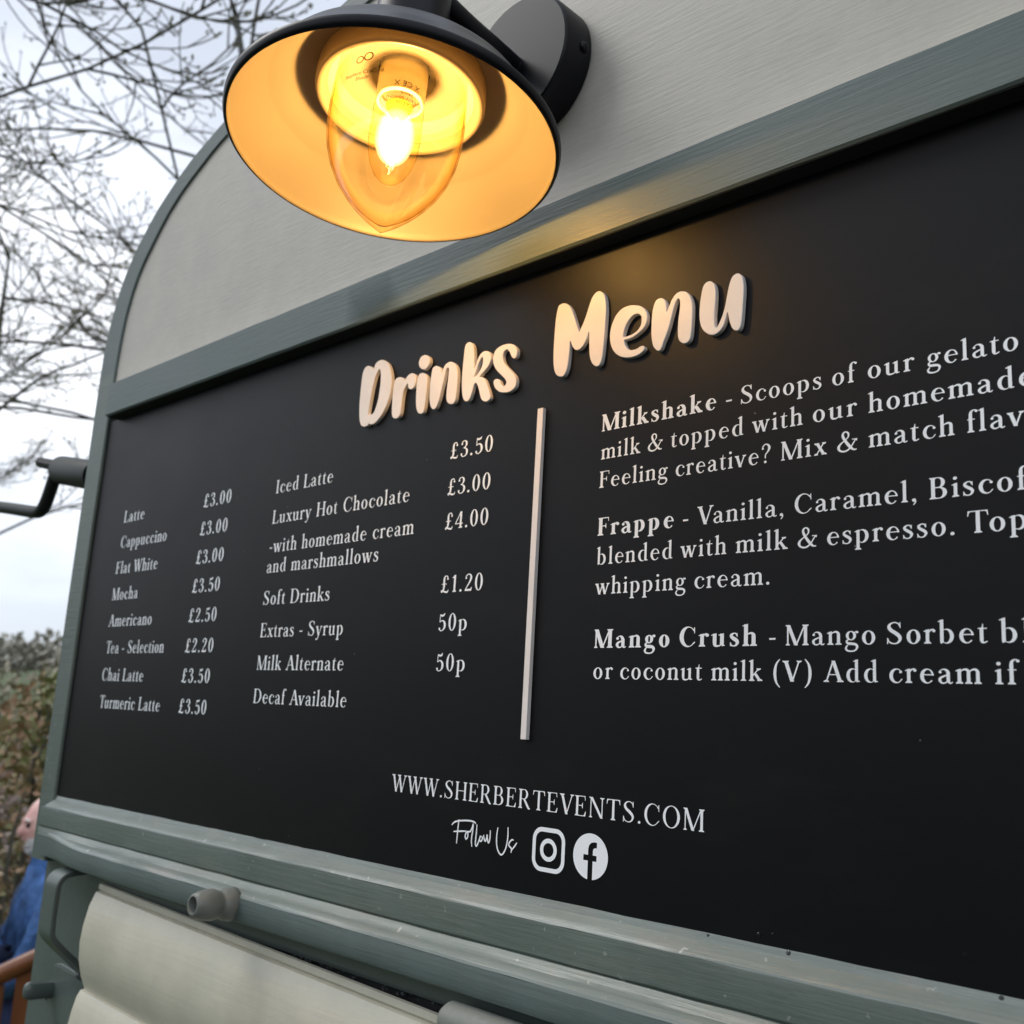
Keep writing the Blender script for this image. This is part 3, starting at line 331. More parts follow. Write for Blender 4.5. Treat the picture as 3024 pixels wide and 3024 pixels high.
def flat(polys, holes=0):
    """union of overlapping polygons as triangles; the last `holes` polygons are cut out."""
    vs = []; fs = []
    for p in polys: fs.append(list(range(len(vs), len(vs) + len(p)))); vs += [Vector((a, b)) for a, b in p]
    ov, oe, of, a, b, src = delaunay_2d_cdt(vs, [], fs, 0, 1e-5, True)
    nh = len(polys) - holes
    keep = [tuple(f) for f, s in zip(of, src) if s and not any(k >= nh for k in s)]
    return [(v[0], v[1]) for v in ov], keep
def cached(c, st):
    if (c, st) not in GC:
        K, T = {'r': (13, 4.6), 'm': (17.5, 5.2), 'b': (12.5, 4), 'a': (13, 4.2), 'p': (13.5, 4.4), 'P': (13, 4.2), 'u': (11, 3.6)}[st]
        p, adv = glyph(c, K, T)
        GC[(c, st)] = (flat(p) if p else ([], []), adv)
    return GC[(c, st)]
CAP = {'r': .0216, 'm': .0228, 'b': .0243, 'a': .0258, 'p': .0258, 'P': .0243, 'u': .0236}
LIFT = .0007
KERN = {'To': -12, 'Te': -10, 'Tu': -8, 'Va': -12, 'Av': -8, 'La': -3, 'Fe': -5, 'Fr': -5, 'Fl': -2, 'VE': -4, 'we': -2, 'Ve': -8}
def ink(st, txt):
    a = cached(txt[0], st)[0][0]; z = cached(txt[-1], st)[0][0]
    l = min(v[0] for v in a); r = cached(txt[-1], st)[1] - max(v[0] for v in z); return l, r
def word(txt, x0, x1, z, st, parent, name='lettering'):
    s = CAP[st] / 100; nat = sum(cached(c, st)[1] for c in txt) + sum(KERN.get(txt[i:i + 2], 0) for i in range(len(txt) - 1)); l, r = ink(st, txt); n = len(txt)
    natw = nat - l - r; want = (x1 - x0) / s; sx = 1; track = 0
    if n == 1: sx = want / natw
    else:
        track = (want - natw) / (n - 1)
        if track > 8: sx = min(1.24, 1 + (track - 8) * (n - 1) / natw * .8)
        if track < 3: sx = max(.8, 1 - (3 - track) * (n - 1) / natw)
        track = (want - natw * sx) / (n - 1)
    if not (.3 < sx < 3): sx = 1
    vs = []; fs = []; x = -l * sx
    for i_, c in enumerate(txt):
        (v, f), adv = cached(c, st); b = len(vs)
        vs += [W(x0 + (x + p[0] * sx) * s, LIFT, z + p[1] * s) for p in v]; fs += [tuple(i + b for i in t) for t in f]
        x += adv * sx + track + KERN.get(txt[i_:i_ + 2], 0) * sx
    return mesh(name, vs, fs, MT['vinyl'], parent)
def solid_letter(name, outer, holes, d0, d1, mat_, parent, bev=.0007):
    """outlines in board units, extruded from d0 to d1 with a small bevel."""
    loops = []
    for k, pl in enumerate([outer] + holes):
        q = crom([tuple(p) for p in pl], 3, True); a = sum(p[0] * r[1] - r[0] * p[1] for p, r in zip(q, q[1:] + q[:1]))
        if (a < 0) == (k == 0): q = q[::-1]       # outer CCW, holes CW
        m = len(q); ins = []
        for i in range(m):
            a_, b_ = q[i - 1], q[(i + 1) % m]; dx, dy = b_[0] - a_[0], b_[1] - a_[1]; l = math.hypot(dx, dy) or 1
            ins.append((q[i][0] - dy / l * bev, q[i][1] + dx / l * bev))
        loops.append((q, ins))
    vs = []; fs = []
    for q, ins in loops:
        m = len(q); b = len(vs)
        vs += [W(p[0], d0, p[1]) for p in q] + [W(p[0], d1 - bev, p[1]) for p in q] + [W(p[0], d1, p[1]) for p in ins]
        for i in range(m):
            j = (i + 1) % m
            for r in (0, 1): fs.append((b + r * m + i, b + r * m + j, b + (r + 1) * m + j, b + (r + 1) * m + i))
    v2, f2 = flat([ins if k == 0 else ins[::-1] for k, (q, ins) in enumerate(loops)], len(holes)); b = len(vs)
    vs += [W(p[0], d1, p[1]) for p in v2]; fs += [tuple(b + i for i in f) for f in f2]
    o = mesh(name, vs, fs, mat_, parent)
    import bmesh
    bm = bmesh.new(); bm.from_mesh(o.data); bmesh.ops.remove_doubles(bm, verts=bm.verts, dist=1e-6); bmesh.ops.recalc_face_normals(bm, faces=bm.faces); bm.to_mesh(o.data); bm.free()
    o.data.shade_smooth(); o.data.set_sharp_from_angle(angle=math.radians(38))
    return o
# ------------------------------------------------------------------ setting
XL = -2.405; XC = -.6; XR = 2 * XC - XL          # van edges and centre line
ground_mat = mat('meadow_grass', (.06, .09, .03), .9, nodes=lambda m, N, L, b: (L.new(ramp(N, L, noise(N, L, .6, (1, 1, 1), 6, .7).outputs['Fac'], [(.3, (.035, .06, .018)), (.55, (.07, .10, .035)), (.8, (.13, .12, .06))]).outputs[0], b.inputs['Base Color']), bump(N, L, b, [(noise(N, L, 25, (1, 1, 1), 4).outputs['Fac'], .8, .05)])))
def terrain():
    vs = []; fs = []; n = 60; ext = 900
    cs = [(-1 + 2 * i / n) for i in range(n + 1)]; cs = [math.copysign(abs(c) ** 2.2, c) * ext for c in cs]
    for y in cs:
        for x in cs:
            r = math.hypot(x, y); vs.append((x, y, .25 * math.sin(x * .05) * math.cos(y * .043) * min(1, max(0, r - 12) / 40)))
    for j in range(n):
        for i in range(n): a = j * (n + 1) + i; fs.append((a, a + 1, a + n + 2, a + n + 1))
    return mesh('ground', vs, fs, ground_mat, None, True)
tag(terrain(), kind='structure')
tar = mat('unseen_dark_tarmac', (.045, .045, .047), .8, nodes=lambda m, N, L, b: (L.new(ramp(N, L, noise(N, L, 3, (1, 1, 1), 7, .7).outputs['Fac'], [(.3, (.035, .035, .036)), (.7, (.06, .06, .06))]).outputs[0], b.inputs['Base Color']), bump(N, L, b, [(noise(N, L, 120, (1, 1, 1), 3).outputs['Fac'], .6, .01)])))
tag(mesh('unseen_dark_paving', [(-1.9, -9, .006), (9, -9, .006), (9, 3.4, .006), (-1.9, 3.4, .006), (-1.9, -9, -.6), (9, -9, -.6), (9, 3.4, -.6), (-1.9, 3.4, -.6)], [(0, 1, 2, 3), (0, 4, 5, 1), (1, 5, 6, 2), (2, 6, 7, 3), (3, 7, 4, 0)], tar), kind='structure')  # dark ground out of view, added to darken what the board reflects
hill_mat = mat('far_hillside', (.05, .06, .04), .95, nodes=lambda m, N, L, b: L.new(ramp(N, L, noise(N, L, .035, (1, 1, 2), 8, .75).outputs['Fac'], [(.3, (.05, .065, .055)), (.45, (.09, .085, .06)), (.58, (.13, .11, .085)), (.72, (.10, .13, .06))]).outputs[0], b.inputs['Base Color']))
def hills():
    vs = []; fs = []; rn = random.Random(4); n = 90; rows = 7
    for k in range(n + 1):
        a = math.radians(95 + 360 * k / n); near = max(0, math.cos(a - math.radians(-35))) ** 2; hgt = (17 + 4 * math.sin(k * 4 * math.pi / 45 + .4) + 3 * math.sin(k * 12 * math.pi / 45)) * (1 + 2.6 * near)  # unseen ridge to the right, raised to shut out low skylight
        for r in range(rows + 1):
            t = r / rows; rad = 150 + 210 * t; vs.append((rad * math.cos(a), rad * math.sin(a), -1 + hgt * (math.sin(t * math.pi / 2)) * (rad / 300) * 1.05))
    for k in range(n):
        for r in range(rows): a = k * (rows + 1) + r; fs.append((a, a + 1, a + rows + 2, a + rows + 1))
    return mesh('hills', vs, fs, hill_mat, None, True)
tag(hills(), kind='structure')
# ------------------------------------------------------------------ catering trailer
van = empty('catering_trailer', W(XC, 0, -EYE / D), 'converted horse trailer painted sage green and cream with the menu on its front wall', 'catering trailer')
OUT = [(XL, -.342), (-2.404, .16), (-2.402, .60), (-2.400, .757), (-2.394, .846), (-2.375, .917), (-2.349, .983), (-2.309, 1.043), (-2.264, 1.088), (-2.2045, 1.138), (-2.098, 1.199), (-2.022, 1.229), (-1.87, 1.274), (-1.6, 1.328), (-1.3, 1.37), (-.95, 1.40), (XC, 1.41)]
INN = [(-2.333, -.342), (-2.333, .16), (-2.326, .60), (-2.322, .76), (-2.312, .86), (-2.292, .935), (-2.262, .995), (-2.222, 1.042), (-2.165, 1.098), (-2.103, 1.142), (-2.02, 1.182), (-1.945, 1.212), (-1.83, 1.242), (-1.59, 1.288), (-1.3, 1.325), (-.95, 1.35), (XC, 1.36)]
def frame_strip(name, i0, i1, mir, mt):
    o = crom(OUT[i0:i1 + 1], 4); n_ = crom(INN[i0:i1 + 1], 4); vs = []; fs = []
    fx = (lambda x: 2 * XC - x) if mir else (lambda x: x); rn = random.Random(3)
    for (ox, oz), (ix, iz) in zip(o, n_):
        e = rn.uniform(-.0012, .0012)
        vs += [W(fx(ox), -.10, oz), W(fx(ox), .004, oz), W(fx(ox + (.004 if True else 0)), .008, oz), W(fx(ix - .003), .0065, iz), W(fx(ix + e), .004, iz), W(fx(ix + e), -.02, iz)]
    m = 6
    for i in range(len(o) - 1):
        for k in range(m - 1): fs.append((i * m + k, i * m + k + 1, (i + 1) * m + k + 1, (i + 1) * m + k))
    fs += [(0, 1, 2, 3, 4, 5), tuple(range((len(o) - 1) * m, len(o) * m))[::-1]]
    return mesh(name, vs, fs, mt, van, True, 30)
for mir in (0, 1):
    frame_strip('corner_post', 0, 3, mir, MT['green2']); frame_strip('arch_trim', 3, len(OUT) - 1, mir, MT['green'])
# cream end panel under the arch (with a lapped lower edge)
top = [(-2.33, .70)] + [q for q in crom(INN[2:], 4) if q[1] > .705]; pts = [(x - .02, z) for x, z in top]; pts += [(2 * XC - x, z) for x, z in pts[::-1]]
vs = [W(x, .001, z) for x, z in pts] + [W(x, -.02, z) for x, z in pts]; n = len(pts)
def strip_fill(pts, dd):
    h = len(pts) // 2; V = []; F = []
    for i in range(h):
        a = pts[i]; b = pts[len(pts) - 1 - i]
        for t in range(13): V.append(W(a[0] + (b[0] - a[0]) * t / 12, dd, a[1]))
    for i in range(h - 1):
        for t in range(12): F.append((i * 13 + t, i * 13 + t + 1, (i + 1) * 13 + t + 1, (i + 1) * 13 + t))
    return V, F
V, F = strip_fill(pts, .001); mesh('end_panel', V, F, MT['cream'], van, True)
rn = random.Random(8); V = []; F = []
for i in range(121):
    x = -2.31 + (2 * (XC + 2.31)) * i / 120; a = .004 + rn.uniform(-.001, .0012)
    V += [W(x, .002, .7255 + a), W(x, .013, .7235 + a * .6), W(x, .0295, .7145)]
    if i: b = (i - 1) * 3; F += [(b, b + 1, b + 4, b + 3), (b + 1, b + 2, b + 5, b + 4)]
mesh('sealant_bead', V, F, MT['seal'], van, True)
def rail(name, prof, mt, x0=-2.285, x1=None, **k):
    return extrude_profile(name, prof, x0, (2 * XC - x0) if x1 is None else x1, mt, van, seg=60, smooth=True, sharp=30, **k)
rail('upper_rail', [(.002, .717), (.026, .717), (.030, .7145), (.030, .6415), (.0275, .638), (.002, .639)], MT['green'], wob=.0005)
extrude_profile('gap_seal', [(.0008, .6362), (.0262, .6368), (.0262, .6379), (.0008, .6379)], -2.284, 1.08, MT['dark'], van)  # black strip standing in for the shade under the upper rail
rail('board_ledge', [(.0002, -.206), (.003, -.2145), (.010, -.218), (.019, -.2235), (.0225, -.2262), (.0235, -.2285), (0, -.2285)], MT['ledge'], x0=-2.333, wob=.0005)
rail('middle_rail', [(0, -.2287), (.0238, -.2287), (.0245, -.232), (.0245, -.2665), (.022, -.2700), (0, -.2700)], MT['green2'], x0=-2.348, wob=.0004)
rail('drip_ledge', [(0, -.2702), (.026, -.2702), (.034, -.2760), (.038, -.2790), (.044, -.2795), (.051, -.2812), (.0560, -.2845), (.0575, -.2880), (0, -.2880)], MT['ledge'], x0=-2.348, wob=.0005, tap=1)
o = rail('lower_rail', [(0, -.2882), (.0577, -.2882), (.0592, -.298), (.0600, -.316), (.0575, -.3225), (.052, -.3255), (0, -.3235)], MT['green'], x0=-2.348, wob=.0004, tap=1)
# recess under the sill and lower body
rail('under_strip', [(-.029, -.3262), (.020, -.3275), (.024, -.335), (.022, -.348), (.017, -.3565), (-.029, -.3565)], MT['gmetal'], x0=-2.08)
def lower_wall():
    b = MB(); a = W(XL, -.029, -.331); c = W(XR, -.029, -.331)
    b.box((a.x, a.y, .42), (c.x, a.y + .03, a.z)); return b.build('lower_wall', MT['gmetal'], van)
lower_wall()
# side walls and barrel roof, three metres of trailer behind the end wall
def shell():
    b = MB(); ys = [-.0, .4, .9, 1.5, 2.2, 3.0]
    o = crom(OUT, 3); full = [(x + .004, z - .004) for x, z in o] + [(2 * XC - x - .004, z - .004) for x, z in o[::-1]][1:]
    full = [(XL + .004, (.42 - EYE) / D)] + full + [(XR - .004, (.42 - EYE) / D)]
    vs = []; fs = []; m = len(full)
    for y in ys:
        for x, z in full: v = W(x, 0, z); vs.append((v.x, .058 + y, v.z))
    for i in range(len(ys) - 1):
        for k in range(m - 1): fs.append((i * m + k, (i + 1) * m + k, (i + 1) * m + k + 1, i * m + k + 1))
    return mesh('body_shell', vs, fs, MT['green2'], van, True, 30)
shell()
# shutter of broad rolled slats, hanging slightly out of level
TILT = -.0245
def slat(s0, k):
    prof = [(.026, 0), (.031, -.001), (.032, -.010), (.0275, -.0115), (.0275, -.0135), (.036, -.0155), (.046, -.040), (.053, -.075), (.0555, -.105), (.053, -.135), (.045, -.165), (.033, -.192), (.022, -.199), (.012, -.19), (.012, -.02)]
    f = [prof[0]] + prof[1:]
    if k: f = [(.032, 0), (.040, -.001), (.046, -.012), (.052, -.035), (.058, -.07), (.060, -.105), (.057, -.14), (.049, -.17), (.036, -.195), (.022, -.199), (.012, -.19), (.012, -.02)]
    pr = []
    for a, b in zip(f, f[1:]): pr.append(a)
    pr.append(f[-1])
    o = extrude_profile('slat', [(d, s0 + z) for d, z in pr], -2.015 + (.0 if k == 0 else -.004 * k), .80, MT['slat'], van, tilt=TILT, seg=30, smooth=True, sharp=28)
    return o
for k in range(5): slat(-.3412 - .190 * k, k)
# gap grime between under strip and shutter
rn = random.Random(5); b = MB()
for i in range(150):
    x = rn.uniform(-2.0, -.6); z = -.357 + TILT * (x + 2.015) * .15 + rn.uniform(-.003, .002); d = .010 + rn.uniform(0, .008); c = W(x, d, z); r = rn.uniform(.0003, .0010)
    b.box((c.x - r * 1.6, c.y - r, c.z - r), (c.x + r * 1.6, c.y + r, c.z + r))
tag(b.build('debris', MT['grime'], van), kind='stuff')
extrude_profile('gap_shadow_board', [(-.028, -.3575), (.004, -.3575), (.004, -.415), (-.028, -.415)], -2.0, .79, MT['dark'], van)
# strap handle standing off the lower wall
def strap():
    path = bez([W(0, -.03, -.336), W(0, .02, -.338), W(0, .047, -.343), W(0, .058, -.356), W(0, .0605, -.375), W(0, .0605, -.435), W(0, .057, -.457), W(0, .040, -.476), W(0, .0, -.512), W(0, -.03, -.54)], 4)
    t = .0105 * D; x0, x1 = -2.183 * D, -2.125 * D; vs = []; fs = []
    for i, p in enumerate(path):
        q = path[min(i + 1, len(path) - 1)] - path[max(i - 1, 0)]; nn = Vector((0, q.z, -q.y)).normalized() * t / 2
        for sx, sn in ((x0, 1), (x1, 1), (x1, -1), (x0, -1)): vs.append(Vector((sx, p.y, p.z)) + nn * sn)
    for i in range(len(path) - 1):
        for k in range(4): k2 = (k + 1) % 4; fs.append((i * 4 + k, i * 4 + k2, (i + 1) * 4 + k2, (i + 1) * 4 + k))
    fs += [(0, 1, 2, 3), tuple(range(len(vs) - 4, len(vs)))]
    o = mesh('strap_handle', vs, fs, MT['gmetal'], van); return bevel(o, .0014, 3)
strap()
# keeper plate with slotted pin
def plate():
    q = [(-2.295, -.556), (-2.285, -.545), (-2.262, -.541), (-2.10, -.548), (-1.99, -.552), (-1.99, -.66), (-2.10, -.645), (-2.295, -.612)]
    vs = [W(x, -.006, z) for x, z in q] + [W(x, -.03, z) for x, z in q]; n = len(q)
    fs = [tuple(range(n)), tuple(range(n, 2 * n))[::-1]] + [(i, (i + 1) % n, (i + 1) % n + n, i + n) for i in range(n)]
    o = mesh('keeper_plate', vs, fs, MT['gmetal'], van); return bevel(o, .0025, 3)
kp = plate()
def pin():
    path = [(-.028, 1), (.0, 1), (.025, 1), (.038, 1.02), (.045, .93), (.0495, .72), (.0515, .40), (.052, .05)]; n = 20; vs = []; fs = []
    for d, s in path:
        for k in range(n):
            a = 2 * math.pi * k / n; x = -2.243 + .0125 * s * math.cos(a); z = -.583 + .0175 * s * math.sin(a) + (.004 * (d + .03) / .08)
            if math.sin(a) > .85 and -.01 < d < .03: z -= .006
            vs.append(W(x, d, z))
    for i in range(len(path) - 1):
        for k in range(n): k2 = (k + 1) % n; fs.append((i * n + k, i * n + k2, (i + 1) * n + k2, (i + 1) * n + k))
    fs.append(tuple(range(len(vs) - n, len(vs))))
    return mesh('pin', vs, fs, MT['gmetal'], kp, True, 50)
pin()
b = MB()
for x, d, z, r in ((-2.243, -.009, -.566, .011), (-2.262, -.006, -.604, .004)): b.lathe([(r * D * .2, 0), (r * D, .0006)], 14, Matrix.Translation(W(x, d, z)) @ Matrix.Rotation(math.pi / 2, 4, 'X'), cap0=True)
b.build('pin_hole', MT['dark'], kp)
# hollow rubber buffer on the lower rail
def buffer():
    M = Matrix.Translation(W(-1.504, .052, -.3005)) @ Matrix.Rotation(math.radians(90), 4, 'X') @ Matrix.Rotation(math.radians(-3), 4, 'X')
    pr = [(.0225, 0), (.0255, .002), (.0250, .012), (.0238, .020), (.0205, .026), (.0195, .029), (.0215, .033), (.0236, .041), (.0232, .052), (.0205, .063), (.0172, .071), (.0150, .0735), (.0128, .0735), (.0118, .071), (.0118, .035)]
    b = MB().lathe([(r * D * 1.0, h * D) for r, h in pr], 40, M); o = b.build('rubber_buffer', MT['bungm'], van, True, 60)
    b = MB().lathe([(.0001, .036 * D), (.0117 * D, .036 * D)], 24, M); b.build('bore', MT['dark'], o)
buffer()
# round hinge tube beneath the lower rail
b = MB(); c0, c1 = W(-1.006, .050, -.3585), W(-.45, .050, -.3645)
b.tube([c0, c0 + Vector((.004, 0, 0)), c0 + Vector((.006, 0, 0)), c1], [.0085, .0115, .0125, .0125], 28)
b.build('hinge_tube', MT['bungm'], van, True, 50)
# door bar and its bracket on the trailer's far side
def B3(x, y, z): return Vector((x * D, (y - 1) * D, EYE + z * D))
b = MB(); b.tube([B3(-2.47, 1.05, .538), B3(-2.688, 1.05, .581), B3(-2.700, 1.05, .583)], [.037 * D, .037 * D, .031 * D], 24); br = b.build('bar_collar', MT['latch'], van, True, 45)
b = MB(); b.tube([B3(-2.69, 1.05, .590), B3(-2.830, 1.05, .620), B3(-2.842, 1.05, .623)], [.0150 * D, .0140 * D, .0155 * D], 8); b.build('bolt', MT['latch'], br, True, 30)
b = MB(); b.box(tuple(B3(-2.60, 1.09, .500)), tuple(B3(-2.40, 1.13, .622))); b.box(tuple(B3(-2.47, 1.03, .476)), tuple(B3(-2.40, 1.045, .491))); bevel(b.build('bar_bracket', MT['latch'], van), .0015)
b = MB(); b.tube(bez([B3(-2.722, 1.05, .595), B3(-2.742, 1.05, .55), B3(-2.768, 1.05, .502), B3(-2.795, 1.05, .484), B3(-2.84, 1.05, .486), B3(-2.96, 1.05, .505), B3(-3.10, 1.05, .527), B3(-3.9, 1.05, .65)], 5), .0165 * D, 16)
b.build('door_bar', MT['latch'], van, True, 60)
# ------------------------------------------------------------------ menu board
board = empty('menu_board', W(-.95, 0, .2), 'long black drinks menu board with white lettering, screwed to the trailer wall', 'menu board')
b = MB(); a, c = W(-2.333, 0, -.2150), W(1.13, -.018, .6375); b.box((a.x, a.y, a.z), (c.x, c.y, c.z)); bp = b.build('panel', MT['board'], board)
for t, x0, x1, z, st in WORDS:
    if t == 'homemad': t, x1 = 'homemade', x1 + .0190
    if t == 'flav': t, x1 = 'flavours', x1 + .068
    if t == 'Bisco': t, x1 = 'Biscoff', x1 + .030
    if t == 'To': t, x1 = 'Topped', x1 + .076
    if t == 'b': t, x1 = 'blended', x1 + .106
    if t == 'of': x1 -= .003
    ws = t.split(' ')
    nm = 'price' if (t[0] == '£' or t == '50p') else ('web_address' if st == 'u' else 'lettering')
    if st in 'ab' and len(ws) > 1:                # menu items: one mesh per line, word spaces kept
        word(t, x0, x1, z, st, board, nm)
    else: word(t, x0, x1, z, st, board, nm)
dT = .0067
for k in ('D', 'r', 'i', 'n', 'k', 's', 'M', 'e', 'n2', 'u'):
    o = solid_letter('title_letter', TITLE[k][0], TITLE[k][1:], .0004, dT, MT['acrylic'], board)
    if k == 'i':
        d_ = solid_letter('letter_dot', TITLE['dot'][0], [], .0004, dT, MT['acrylic'], o)
b = MB(); a, c = W(-.9460, .0003, .4262), W(-.9359, dT, -.0180); b.box((a.x, c.y, c.z), (c.x, a.y, a.z)); bevel(b.build('divider_bar', MT['acrylic'], board), .0003, 2)
# handwriting and the two round-cornered icons
g = G(1, 1)
for ln in SCRIPTLINES:
    n_ = len(ln); g.path([(x * 1000, z * 1000, 2.1 if 0 < i < n_ - 1 else 1.5) for i, (x, z) in enumerate(ln)], 6)
v, f = flat(g.p); mesh('handwriting', [W(p[0] / 1000, LIFT, p[1] / 1000) for p in v], f, MT['vinyl'], board)
def rrect(cx, cz, w_, h_, r, n=7):
    out = []
    for sx, sz, a0 in ((1, 1, 0), (-1, 1, 90), (-1, -1, 180), (1, -1, 270)):
        for i in range(n + 1):
            a = math.radians(a0 + 90 * i / n); out.append((cx + sx * (w_ / 2 - r) + r * math.cos(a), cz + sz * (h_ / 2 - r) + r * math.sin(a)))
    return out
def ell(cx, cz, rx, rz, n=40): return [(cx + rx * math.cos(2 * math.pi * i / n), cz + rz * math.sin(2 * math.pi * i / n)) for i in range(n)]
def flatmesh(name, polys, holes, parent, lift=LIFT, mt='vinyl'):
    v, f = flat([[(x * 1000, z * 1000) for x, z in p] for p in polys], holes); return mesh(name, [W(p[0] / 1000, lift, p[1] / 1000) for p in v], f, MT[mt], parent)
ic = (-.8940, -.1489)
flatmesh('camera_icon', [rrect(*ic, .0537, .0525, .0150), rrect(*ic, .0430, .0420, .0100)], 1, board)
flatmesh('camera_icon', [ell(*ic, .0139, .0136), ell(*ic, .0085, .0083)], 1, board)
fc = (-.8268, -.1482); fpoly = [(-.8304, -.19), (-.8230, -.19), (-.8230, -.1532), (-.8172, -.1532), (-.8172, -.1466), (-.8230, -.1466), (-.8230, -.1415), (-.8222, -.1390), (-.8200, -.1380), (-.8172, -.1378), (-.8172, -.1316), (-.8215, -.1314), (-.8262, -.1326), (-.8292, -.1356), (-.8304, -.1400), (-.8304, -.1466), (-.8375, -.1466), (-.8375, -.1532), (-.8304, -.1532)]
flatmesh('letter_icon', [ell(*fc, .0268, .0264), fpoly], 1, board)
# a few clear water drops clinging near the lower edge
def dropmesh():
    b = MB()
    for x, z, r in ((-.660, -.2095, .0030), (-.600, -.1975, .0024), (-.565, -.2095, .0032), (-.39, -.178, .0022), (-.36, -.2095, .0032), (-.63, -.170, .0012)):
        b.lathe([(r * D * math.cos(a) if a < 1.5 else .00002, r * D * .45 * math.sin(a)) for a in [i * math.pi / 2 / 6 for i in range(7)]], 20, Matrix.Translation(W(x, .0004, z)) @ Matrix.Rotation(math.pi / 2, 4, 'X'))
    return b
MT['water'] = mat('water_drop', (1, 1, 1), .02); MT['water'].node_tree.nodes['Principled BSDF'].inputs['Transmission Weight'].default_value = 1; MT['water'].node_tree.nodes['Principled BSDF'].inputs['IOR'].default_value = 1.33
tag(dropmesh().build('water_drops', MT['water'], board, True), kind='stuff')
# ------------------------------------------------------------------ wall lamp
C0 = B3(-.980, .736, .710); R0 = .2133 * D
nv = Vector((-.052, .104, .993)).normalized(); uv = nv.cross(Vector((0, 1, 0))).normalized(); vv = nv.cross(uv)
ML = Matrix((uv, vv, nv)).transposed().to_4x4() @ Matrix.Diagonal((R0, R0, R0, 1)); ML.translation = C0
if ML.to_3x3().determinant() < 0:
    ML = Matrix((-uv, vv, nv)).transposed().to_4x4() @ Matrix.Diagonal((R0, R0, R0, 1)); ML.translation = C0
lamp = empty('wall_lamp', B3(-.983, .997, .952), 'satin black wall lamp with a cream lined shade, lit glass and round back plate', 'wall lamp')
outer_p = [(.978, .000), (.990, .001), (1.000, .012), (1.006, .035), (1.007, .055), (1.0, .064), (.978, .072), (.86, .235), (.815, .298), (.795, .325), (.76, .36), (.70, .405), (.60, .50), (.50, .585), (.42, .63), (.27, .655), (.245, .66)]
lining_p = [(.978, .000), (.972, .006), (.970, .016), (.965, .055), (.84, .24), (.795, .305), (.78, .32), (.70, .385), (.60, .465), (.53, .50), (.40, .52), (.2, .53)]
shade = MB().lathe(outer_p, 128, ML).build('lamp_shade', MT['lampblack'], lamp, True, 50)
MB().lathe(lining_p, 128, ML).build('shade_lining', MT['enamel'], shade, True, 60)
MB().lathe([(.245, .655), (.238, .70), (.232, .80), (.228, 1.10), (.222, 1.45), (.20, 1.52), (.12, 1.56), (.001, 1.57)], 64, ML).build('neck', MT['lampblack'], lamp, True, 50)
# glass holder: cream ring, its colour dimmed to look less lit than the reflecting bowl
MB().lathe([(.515, .50), (.520, .42), (.520, .375), (.512, .352), (.498, .345), (.480, .350), (.470, .362), (.466, .385), (.455, .395), (.449, .400)], 96, ML).build('holder_ring', mat('dimmed_cream_plastic', (.34, .26, .16), .35), lamp, True, 50)
hold = MB().lathe([(.448, .40), (.44, .46), (.40, .52), (.34, .56), (.22, .58), (.16, .585)], 96, ML).build('glass_holder', MT['reflector'], lamp, True, 50)
MB().lathe([(.150, .60), (.150, .48), (.146, .45), (.150, .44), (.146, .42), (.150, .40), (.146, .38), (.146, .34), (.128, .33), (.128, .40)], 48, ML).build('bulb_socket', MT['socket'], hold, True, 40)
# pointed outer glass
glass_o = MB().lathe([(.405, .42), (.408, .34), (.412, .20), (.408, .08), (.390, -.04), (.358, -.14), (.312, -.235), (.252, -.325), (.184, -.407), (.112, -.480), (.045, -.540), (.008, -.570), (.0005, -.573)], 96, ML).build('glass_cover', MT['glass'], lamp, True, 180)
MB().lathe([(.397, .42), (.400, .34), (.403, .20), (.399, .08), (.381, -.04), (.349, -.137), (.303, -.228), (.246, -.314), (.181, -.390), (.110, -.455), (.045, -.505), (.001, -.525)], 96, ML).build('glass_inner_skin', MT['glass'], lamp, True, 180)
# candle bulb
bulb = MB().lathe([(.120, .36), (.148, .34), (.153, .28), (.155, .20), (.156, .12), (.155, .06), (.148, -.02), (.128, -.10), (.098, -.165), (.060, -.208), (.03, -.225), (.001, -.230)], 64, ML).build('candle_bulb', MT['bulb'], lamp, True, 180)
MB().lathe([(.001, .345), (.06, .34), (.085, .31), (.06, .26), (.03, .22), (.022, .19), (.001, .185)], 32, ML).build('filament_mount', mat('amber_mount', (.75, .25, .03), .3), bulb, True, 60)
fb = MB()
for k in range(4):
    a = math.pi / 4 + k * math.pi / 2; p = []
    for t in range(9):
        s = t / 8; rr = .024 + .010 * math.sin(s * math.pi * 2 + k); p.append(ML @ Vector((rr * math.cos(a + s * 1.6), rr * math.sin(a + s * 1.6), .20 - .27 * s)))
    fb.tube(p, .0085 * R0, 8)
fb.build('filament', MT['filament'], bulb, True)
